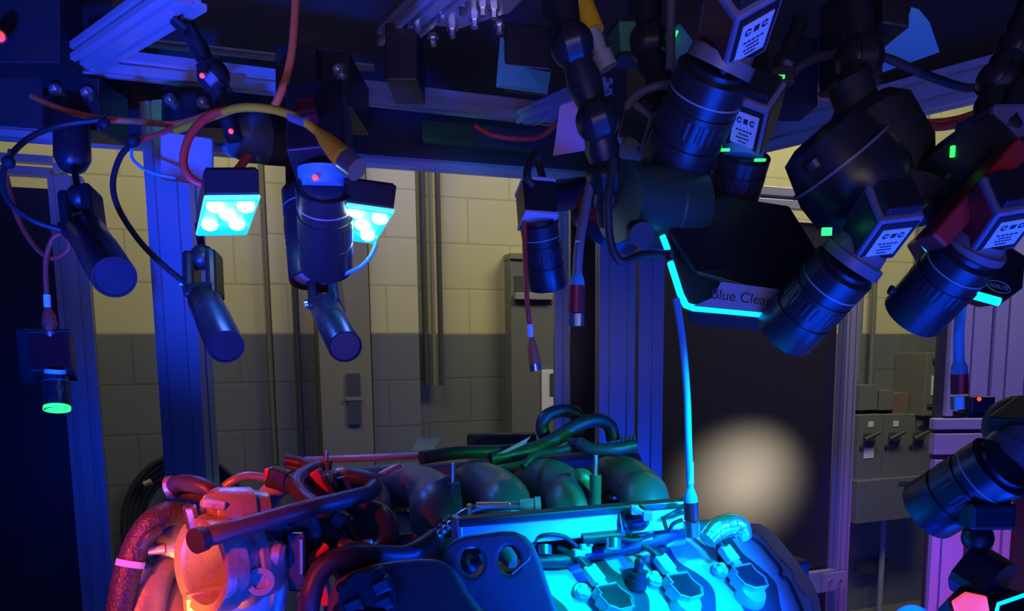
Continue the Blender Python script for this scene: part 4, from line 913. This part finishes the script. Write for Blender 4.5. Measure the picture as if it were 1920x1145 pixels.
# silver quick-connect pipe
mb = MB(); mb.tube(L3((812, 1012, .97), (842, 985, .975), (868, 962, .985), (905, 950, .995), (950, 948, 1.0), (985, 947, 1.0)), .0052, 14, 6); eb(mb, 'fuel_pipe', 'steel')
eb(MB().lathe(at(975, 947, 1.0), at(1014, 945, 1.0), [(0, .0065), (.15, .0085), (.7, .0085), (.72, .0105), (1, .0105)], 20), 'quick_connect', 'alu')
eb(MB().box(at(925, 946, .985), .045, .012, .006), 'pipe_clip', 'steel', False, .001)
eb(MB().box(at(880, 958, .975), .006, .016, .018), 'pipe_clamp', 'steel', False, .001)
mb = MB()
for f in range(5): mb.cyl(at(812 + f * 9, 1008 - f * 8, .965), at(815 + f * 9, 1005 - f * 8, .965), .0085, 14)
eb(mb, 'hose_clamp', 'steel')

# --- intake manifold: five arched runners
RE = ((1252, 850, 935), (1116, 856, 945), (994, 862, 950), (866, 864, 960), (732, 868, 975))
for k, (rx, ty, by) in enumerate(RE):
    d = 1.20 - .035 * k
    s = 1.20 / d
    r = .035
    pr = r * 1450 / d
    pts = [(rx - 140, by + 20, d + .15), (rx - 132, ty + 66, d + .13), (rx - 108, ty + pr * .98, d + .10), (rx - 76, ty + pr * 1.12, d + .06), (rx - 50, ty + 72, d + .01), (rx - pr - 2, by, d - .03), (rx - pr + 4, by + 50, d - .05)]
    eb(MB().tube(L3(*pts), r, 28, 8, radii=[r * .8, r * .9, r * .97, r * 1.02, r * 1.06, r * 1.08, r * 1.08]), 'intake_runner', 'plastic')
    # parting flange on the side of each runner
    if k in (1, 3): 
        q = at(rx - pr * .62, by - 42, d - .022)
        eb(MB().ball(q, .021, 20, 12, 1, .6, 1), 'runner_boss', 'plastic')
fl_ = [atz(x, y, 1.306) for x, y in ((862, 974), (1288, 938), (1286, 931), (862, 966))]
eb(MB().prism(fl_, -Zv * .010), 'manifold_flange', 'rubber', False, .002)
eb(MB().prism([atz(x, y, 1.262) for x, y in ((640, 1010), (1270, 962), (1235, 930), (640, 965))], -Zv * .05), 'manifold_base', 'rubber', False, .004)
eb(MB().prism([at(*q) for q in ((640, 882, 1.40), (1200, 846, 1.54), (1215, 905, 1.54), (640, 950, 1.40))], V((0, .06, 0))), 'plenum', 'plastic', False, .01)
for (x, y0, y1, d, r) in ((849, 868, 905, 1.06, .0035), (849, 905, 975, 1.06, .0085), (1117, 852, 890, 1.1, .0035), (1117, 890, 945, 1.1, .0085), (612, 845, 862, 1.05, .0035), (612, 862, 880, 1.05, .008)):
    eb(MB().cyl(at(x, y0, d), at(x - 1, y1, d), r, 16), 'stud' if r < .005 else 'stud_boss', 'steel' if r < .005 else 'plastic')
# long rail over the manifold, its left end catching cyan light
eb(MB().tube(L3((570, 863, 1.22), (800, 853, 1.3), (960, 840, 1.36), (1090, 826, 1.42)), .0062, 12, 6), 'vacuum_tube', 'alu')
eb(MB().tube(L3((790, 858, 1.2), (860, 848, 1.24), (940, 846, 1.28), (1010, 838, 1.3), (1060, 815, 1.3)), .011, 14, 6), 'vapour_hose', 'hose')
eb(MB().prism(L3((930, 852, 1.25), (958, 838, 1.25), (995, 818, 1.25), (985, 832, 1.25), (950, 848, 1.25)), V((0, .006, 0))), 'bright_tab', 'alu', False)
eb(MB().prism(L3((875, 814, 1.5), (1005, 814, 1.5), (1010, 852, 1.5), (876, 850, 1.5)), V((0, .05, 0))), 'rear_cover', 'rubber', False, .004)
eb(MB().prism(L3((772, 845, 1.45), (782, 822, 1.45), (828, 820, 1.45), (812, 842, 1.45)), V((0, .004, 0))), 'grey_tab', 'grey', False)
# looping vapour hoses at the rear right
eb(MB().tube(L3((1030, 828, 1.32), (1017, 806, 1.32), (1022, 782, 1.32), (1048, 770, 1.33), (1078, 774, 1.34), (1088, 792, 1.34), (1080, 810, 1.33)), .0115, 14, 6), 'looped_hose', 'hose')
eb(MB().tube(L3((920, 860, 1.26), (990, 846, 1.28), (1040, 822, 1.29), (1085, 796, 1.3), (1120, 787, 1.31), (1143, 798, 1.32), (1150, 825, 1.32)), .012, 14, 6), 'vapour_hose', 'hose')
eb(MB().tube(L3((1085, 830, 1.26), (1110, 842, 1.25), (1150, 842, 1.25), (1190, 835, 1.26)), .011, 14, 6), 'rear_hose', 'hose')
mb = MB()
for i in range(4): mb.cyl(at(1166 + i * 7, 832 - i, 1.3), at(1169 + i * 7, 832 - i, 1.3), .012 + .002 * (i % 2), 14)
eb(mb, 'hose_fitting', 'alucast')
eb(MB().tube(L3((980, 875, 1.2), (1005, 852, 1.22), (1040, 846, 1.25), (1075, 838, 1.27)), .006, 10, 6), 'small_hose', 'hose')
eb(MB().tube(L3((712, 890, 1.12), (735, 878, 1.13), (750, 872, 1.14)), .004, 10, 4), 'bright_clip', 'alu')

# --- wiring harness across the cover
mb = MB(); mb.tube([cp(x, y, z) for x, y, z in ((1005, 1052, .012), (1060, 1050, .014), (1100, 1040, .014), (1150, 1032, .016), (1200, 1018, .018), (1245, 1004, .02), (1290, 990, .02), (1340, 985, .018))], .0095, 14, 6, radii=[.008, .009, .008, .0085, .011, .012, .011, .009]); eb(mb, 'wiring_harness', 'hose')
for i, (x, y, sc2) in enumerate(((1084, 1036, 1), (1098, 1030, .8), (1148, 1022, .8), (1210, 1008, 1.1), (1262, 994, 1.0))):
    mb = MB(); c = cp(x, y, .026); mb.box(c, .016 * sc2, .012, .010, U, Wv, Zv).box(c + V((.006, 0, .008)), .008 * sc2, .008, .008, U, Wv, Zv); eb(mb, 'harness_clip', 'cover', False, .002)
for pth in (((1000, 1022, .95), (1008, 1008, .95), (1030, 1002, .95), (1058, 1006, .955), (1082, 1024, .96)), ((1120, 1014, .97), (1150, 1008, .97), (1190, 1012, .97), (1225, 1002, .98)),
            ((1250, 992, .98), (1246, 972, .99), (1262, 962, 1.0), (1285, 948, 1.0)), ((1256, 996, .98), (1262, 982, .98), (1280, 974, .98)), ((1240, 972, 1.0), (1262, 966, 1.0), (1290, 958, 1.0))):
    eb(MB().tube(L3(*pth), .0028, 8, 6), 'harness_wire', 'rubber')
# sensor plug on the rail and its ring
c = at(1196, 972, .99); eb(MB().lathe(at(1165, 975, 1.0), at(1212, 968, .985), [(0, .016), (.3, .021), (.35, .017), (.8, .017), (1, .012)], 24), 'rail_sensor', 'coil')
mb = MB(); mb.box(at(1200, 958, .97), .022, .012, .007, V((.8, 0, -.5)), V((0, 1, 0)), V((.5, 0, .8))); mb.box(at(1214, 966, .965), .012, .012, .012); mb.box(at(1190, 955, .97), .010, .01, .012); eb(mb, 'sensor_latch', 'alu', False, .001)
eb(MB().lathe(at(1160, 976, 1.0), at(1168, 975, 1.0), [(0, .021), (1, .021)], 24), 'sensor_ring', 'alu')
eb(MB().cyl(at(1160, 1004, .985), at(1090, 1010, .97), .008, 12), 'harness_branch', 'hose')
for (x, y) in ((1020, 1030), (1150, 1018)):
    eb(MB().cyl(at(x, y - 8, .96), at(x, y + 10, .955), .010, 16), 'injector', 'steel')
eb(MB().box(cp(1140, 1035, .006), .05, .012, .010, U, Wv, Zv), 'cover_lug', 'cover', False, .003)
eb(MB().box(cp(1264, 1016, .006), .035, .012, .010, U, Wv, Zv), 'cover_lug', 'cover', False, .003)
# foil sleeve behind the cover's upper corner
eb(MB().tube(L3((1325, 1012, .98), (1345, 992, .99), (1370, 984, 1.0), (1388, 990, 1.0), (1396, 1010, 1.0)), .013, 18, 6, radii=[.012, .015, .016, .014, .01]), 'foil_sleeve', 'foil')

# --- lifting bracket (rounded black plate with two eyes)
LN = V((-.12, -1, .12)).normalized(); LP = at(930, 1060, .86)
o = smoothloop([(832, 1060), (838, 1030), (862, 1012), (900, 1008), (945, 1002), (975, 1008), (996, 1026), (1006, 1050)], 4)
o = [(836, 1062), (836, 1045), (842, 1030), (855, 1018), (875, 1012), (905, 1009), (940, 1004), (962, 1005), (980, 1013), (992, 1026), (1002, 1048), (1016, 1090), (1036, 1150), (1042, 1190), (930, 1190), (915, 1140), (896, 1126), (868, 1112), (848, 1092), (838, 1076)]
h1 = [(884 + 31 * math.cos(a * math.pi / 12), 1054 + 36 * math.sin(a * math.pi / 12)) for a in range(24)]
h2 = [(954 + 29 * math.cos(a * math.pi / 12), 1050 + 36 * math.sin(a * math.pi / 12)) for a in range(24)]
flat('lifting_bracket', o, [h1, h2], LP, LN, .014, 'bracket', .0045)
# wire loop through the bracket and things seen through its eyes
eb(MB().tube(L3((960, 1075, .84), (975, 1062, .84), (992, 1046, .84), (994, 1034, .84)), .0012, 8, 4), 'wire_loop', 'steel')
eb(MB().tube(L3((882, 1098, .84), (880, 1112, .835), (884, 1135, .83), (888, 1118, .835), (887, 1100, .84)), .0011, 8, 4), 'wire_loop', 'steel')
eb(MB().lathe(at(872, 1062, .93), at(905, 1046, .92), [(0, .012), (.4, .012), (.5, .007), (1, .007)], 18), 'rail_bolt', 'rubber')
eb(MB().lathe(at(948, 1036, .94), at(962, 1058, .92), [(0, .010), (.6, .010), (1, .006)], 18), 'rail_bolt', 'bracket')

# --- timing cover and hoses in the lower middle
o = smoothloop([(626, 1110), (650, 1082), (700, 1064), (780, 1054), (830, 1062), (862, 1110), (900, 1200), (640, 1200)], 4)
flat('timing_cover', o, [], at(740, 1100, .84), V((-.25, -.8, .55)), .03, 'bracket', .006)
eb(MB().box(at(788, 1083, .845), .07, .006, .003, V((.97, 0, .16)), V((0, 1, 0)), V((-.16, 0, .97))), 'cover_slot', 'coil', False)
eb(MB().lathe(at(660, 1052, .9), at(668, 1066, .87), [(0, .020), (.3, .026), (1, .026), (1, .020), (.6, .018)], 28), 'oil_cap', 'rubber')
mb = MB(); knurl(mb, at(686, 1120, .83), at(690, 1126, .80), .030, 16, .05); eb(mb, 'pulley_nut', 'coil', False)
for q in ((652, 1100, .82), (716, 1096, .81), (706, 1078, .82), (664, 1132, .8), (720, 1128, .81)):
    eb(MB().box(at(*q), .022, .018, .016, V((.9, 0, .4)), V((0, 1, 0)), V((-.4, 0, .9))), 'cover_connector', 'coil', False, .003)
eb(MB().tube(L3((575, 1180, .85), (582, 1120, .85), (600, 1072, .86), (640, 1046, .87), (700, 1040, .89), (760, 1040, .92), (800, 1020, .95), (815, 1008, .97)), .0125, 18, 8), 'coolant_hose', 'hose')
eb(MB().tube(L3((590, 960, .96), (615, 1000, .94), (650, 1028, .93), (700, 1036, .93), (728, 1012, .94), (724, 972, .96), (690, 952, .99), (640, 948, 1.0)), .0125, 18, 8), 'coolant_hose', 'hose')
eb(MB().cyl(at(690, 1012, .90), at(691, 1034, .90), .0062, 16), 'hose_stud', 'steel')
eb(MB().tube(L3((640, 1145, .84), (660, 1150, .8), (720, 1160, .8)), .01, 12, 4), 'lower_hose', 'hose')

# --- front left: hoses and pipes over the throttle body
# long black pipe with open end
eb(MB().tube(L3((372, 1012, .80), (420, 997, .81), (500, 975, .84), (580, 952, .88), (640, 938, .92), (690, 925, .96)), .0105, 20, 6, radii=[.0112, .0108, .0105, .0105, .0108, .0105]), 'breather_pipe', 'hose')
eb(MB().lathe(at(366, 1014, .79), at(382, 1009, .80), [(0, .0138), (1, .0132), (1, .011), (.2, .010)], 24), 'pipe_collar', 'rubber')
eb(MB().tube(L3((690, 925, .96), (702, 912, .98), (690, 898, .99), (655, 890, 1.0)), .0105, 16, 6), 'breather_elbow', 'hose')
eb(MB().tube(L3((598, 876, 1.0), (572, 888, .97), (556, 905, .94), (566, 928, .92), (588, 946, .9)), .0098, 16, 6), 'breather_elbow', 'hose')
eb(MB().tube(L3((535, 862, 1.05), (565, 868, 1.05), (600, 880, 1.04)), .0085, 14, 6), 'upper_hose', 'hose')
eb(MB().tube(L3((538, 872, 1.05), (570, 882, 1.05)), .0055, 12, 3), 'upper_hose', 'hose')
eb(MB().tube(L3((490, 950, .96), (508, 925, .97), (535, 900, .98)), .0145, 18, 4), 'red_lit_pipe', 'grey')
# connector and braided lead
eb(MB().tube(L3((410, 922, .93), (435, 902, .93), (465, 892, .94), (505, 896, .95)), .0055, 12, 6), 'sensor_lead', 'alucast')
mb = MB(); mb.box(at(522, 896, .95), .024, .024, .026, V((.95, 0, -.3)), V((0, 1, 0)), V((.3, 0, .95))); mb.box(at(543, 906, .95), .022, .020, .024, V((.95, 0, -.3)), V((0, 1, 0)), V((.3, 0, .95))); eb(mb, 'sensor_connector', 'coil', False, .003)
eb(MB().box(at(508, 886, .95), .014, .014, .012), 'connector_latch', 'red', False, .002)
# upper left hose
eb(MB().tube(L3((318, 912, .93), (345, 905, .92), (380, 912, .91), (405, 930, .91)), .0105, 18, 6), 'coolant_pipe', 'hose')
eb(MB().lathe(at(314, 912, .93), at(326, 910, .93), [(0, .0125), (1, .0125)], 18), 'hose_end', 'alucast')
eb(MB().tube(L3((318, 924, .95), (350, 925, .94), (390, 935, .93)), .0075, 12, 4), 'under_pipe', 'hose')
# braided hose running down the left
eb(MB().tube(L3((352, 965, .92), (318, 962, .90), (286, 978, .88), (262, 1010, .87), (246, 1050, .86), (232, 1100, .85), (222, 1160, .84)), .0145, 20, 8), 'braided_hose', 'braid')
mb = MB(); mb.lathe(at(246, 1050, .859), at(243, 1062, .857), [(0, .0155), (1, .0155)], 22); eb(mb, 'hose_band', 'paper')
eb(MB().tube(L3((300, 992, .87), (278, 1005, .86), (266, 1025, .86)), .005, 10, 4), 'hose_lead', 'hose')
eb(MB().tube(L3((272, 1060, .87), (262, 1100, .87), (276, 1145, .86), (300, 1170, .86)), .008, 12, 5), 'lower_lead', 'hose')
# throttle body
A = V((.60, .80, -.06)).normalized(); c0 = at(378, 1062, .84)
mb = MB(); mb.lathe(c0, c0 + A * .085, [(1, .030), (.98, .040), (.05, .041), (0, .043), (-.02, .054), (.06, .0555), (.28, .0555), (.30, .0485), (.48, .0485), (.5, .056), (.60, .056), (.62, .050), (.95, .048), (1, .040)], 56, cap=False); eb(mb, 'throttle_body', 'alucast')
eb(MB().cyl(c0 + A * .070, c0 + A * .072, .040, 40), 'throttle_plate', 'steel')
eb(MB().cyl(c0 + A * .045 + V((0, 0, .05)), c0 + A * .045 - V((0, 0, .05)), .004, 12), 'throttle_shaft', 'steel')
# motor housing on top
B = V((.80, .58, -.10)).normalized()
eb(MB().lathe(at(396, 960, .875), at(396, 960, .875) + B * .062, [(0, .026), (.1, .029), (.7, .029), (.72, .026), (1, .024), (1, .012), (.96, .010)], 36), 'throttle_motor', 'alucast')
eb(MB().lathe(at(436, 966, .90), at(446, 968, .905), [(0, .011), (1, .011), (1, .007)], 20), 'motor_bearing', 'alucast')
pl = L3((366, 992, .865), (374, 940, .868), (384, 926, .87), (410, 928, .875), (405, 985, .872), (380, 1000, .868))
eb(MB().prism(pl, V((.006, .010, 0))), 'motor_flange', 'alucast', False, .0015)
mb = MB(); mb.box(at(402, 944, .86), .026, .016, .010, V((.95, .2, -.2)), V((-.2, .95, 0)), V((.2, 0, .97))); mb.cyl(at(388, 940, .86), at(400, 946, .86), .005, 12); eb(mb, 'motor_lug', 'alucast', False, .0015)
eb(MB().ball(at(388, 985, .855), .014, 20, 12), 'housing_boss', 'alucast')
# dome and side arm
eb(MB().ball(at(330, 1018, .93), .032, 28, 16, 1.0, 1, 1.15), 'housing_dome', 'alucast')
eb(MB().cyl(at(278, 1031, .875), at(310, 1027, .88), .0062, 14), 'side_spigot', 'alucast')
# spring coil
mb = MB(); pts = []
for k in range(90):
    f = k / 89; c = at(355 + 8 * f, 948 + 42 * f, .855); g = k * .9; pts.append(c + V((.0065 * math.cos(g), .0065 * math.sin(g), 0)))
mb.tube(pts, .0014, 6, 1); eb(mb, 'return_spring', 'steel')
# pivot arm at right of the throttle body
eb(MB().cyl(at(462, 1026, .86), at(516, 1036, .865), .0125, 24, .0135), 'actuator_barrel', 'alucast')
eb(MB().lathe(at(510, 1035, .863), at(534, 1038, .866), [(0, .0155), (.6, .0155), (1, .011)], 24), 'actuator_end', 'alucast')
eb(MB().lathe(at(480, 1086, .87), at(488, 1090, .835), [(0, .019), (.3, .019), (.32, .016), (1, .0155), (1, .009), (.9, .008)], 28), 'pivot_knob', 'alucast')
eb(MB().tube(L3((445, 1078, .86), (460, 1082, .86), (482, 1086, .86)), .005, 10, 3), 'pivot_arm', 'alucast')
eb(MB().ball(at(468, 1026, .852), .010, 14, 10), 'pivot_ball', 'steel')
eb(MB().tube(L3((478, 990, .92), (500, 1000, .91), (518, 1030, .90), (524, 1080, .9), (512, 1150, .9)), .013, 16, 6), 'side_casting', 'alucast')
# sweeping casting under the bore, opening with a bright inner wall
eb(MB().tube(L3((338, 1045, .92), (305, 1068, .90), (280, 1110, .88), (262, 1170, .86)), .016, 20, 6, radii=[.012, .017, .022, .026]), 'intake_scroll', 'alucast')
mb = MB(); mb.lathe(at(322, 1160, .90), at(330, 1080, .93), [(0, .030), (.6, .024), (1, .014), (1, .010), (.2, .022)], 32, cap=False); eb(mb, 'scroll_cone', 'alucast')
eb(MB().box(at(430, 1135, .89), .10, .05, .06, U, Wv, Zv), 'front_casting', 'alucast', False, .01)
# clutter between throttle and hoses
for i, (x, y, d, w_, h_, m_, an) in enumerate(((600, 905, .97, .020, .034, 'red', .5), (618, 912, .97, .012, .034, 'coil', .5), (572, 985, .9, .030, .034, 'hose', .2), (548, 1000, .9, .02, .05, 'coil', .1),
                                          (520, 988, .88, .034, .012, 'coil', .4), (560, 1050, .88, .022, .07, 'coil', 0), (590, 1010, .92, .02, .03, 'darkred', .3), (630, 985, .95, .02, .04, 'hose', -.5),
                                          (606, 1095, .90, .012, .05, 'redcable', .2), (600, 1120, .92, .03, .014, 'redcable', .1), (648, 905, 1.0, .02, .02, 'coil', .2), (578, 915, .98, .016, .02, 'alucast', .6))):
    eb(MB().box(at(x, y, d), w_, .02, h_, V((math.cos(an), 0, math.sin(an))), V((0, 1, 0)), V((-math.sin(an), 0, math.cos(an)))), 'sensor_block' if i % 2 else 'valve_block', m_, False, .003)
for q in ((590, 898, 1.0, .011), (640, 892, 1.02, .012), (566, 1008, .88, .006)):
    eb(MB().ball(at(*q[:3]), q[3], 18, 12), 'fitting_knob', 'alucast')
eb(MB().cyl(at(565, 1010, .87), at(566, 1075, .87), .0035, 12), 'dipstick_tube', 'steel')
eb(MB().tube(L3((560, 1065, .88), (590, 1040, .89), (612, 1025, .9)), .006, 12, 4), 'red_pipe', 'redcable')
eb(MB().tube(L3((640, 958, .96), (656, 985, .95), (668, 1010, .95)), .005, 10, 4), 'small_lead', 'hose')
eb(MB().tube(L3((648, 895, 1.03), (690, 905, 1.05), (700, 930, 1.05)), .009, 14, 4), 'rear_elbow', 'hose')
for q0, q1, r in (((430, 930, .95), (445, 918, .95), .006), ((452, 922, .95), (466, 935, .95), .008), ((470, 940, .93), (496, 950, .93), .006)):
    eb(MB().cyl(at(*q0), at(*q1), r, 12), 'hose_joint', 'steel')
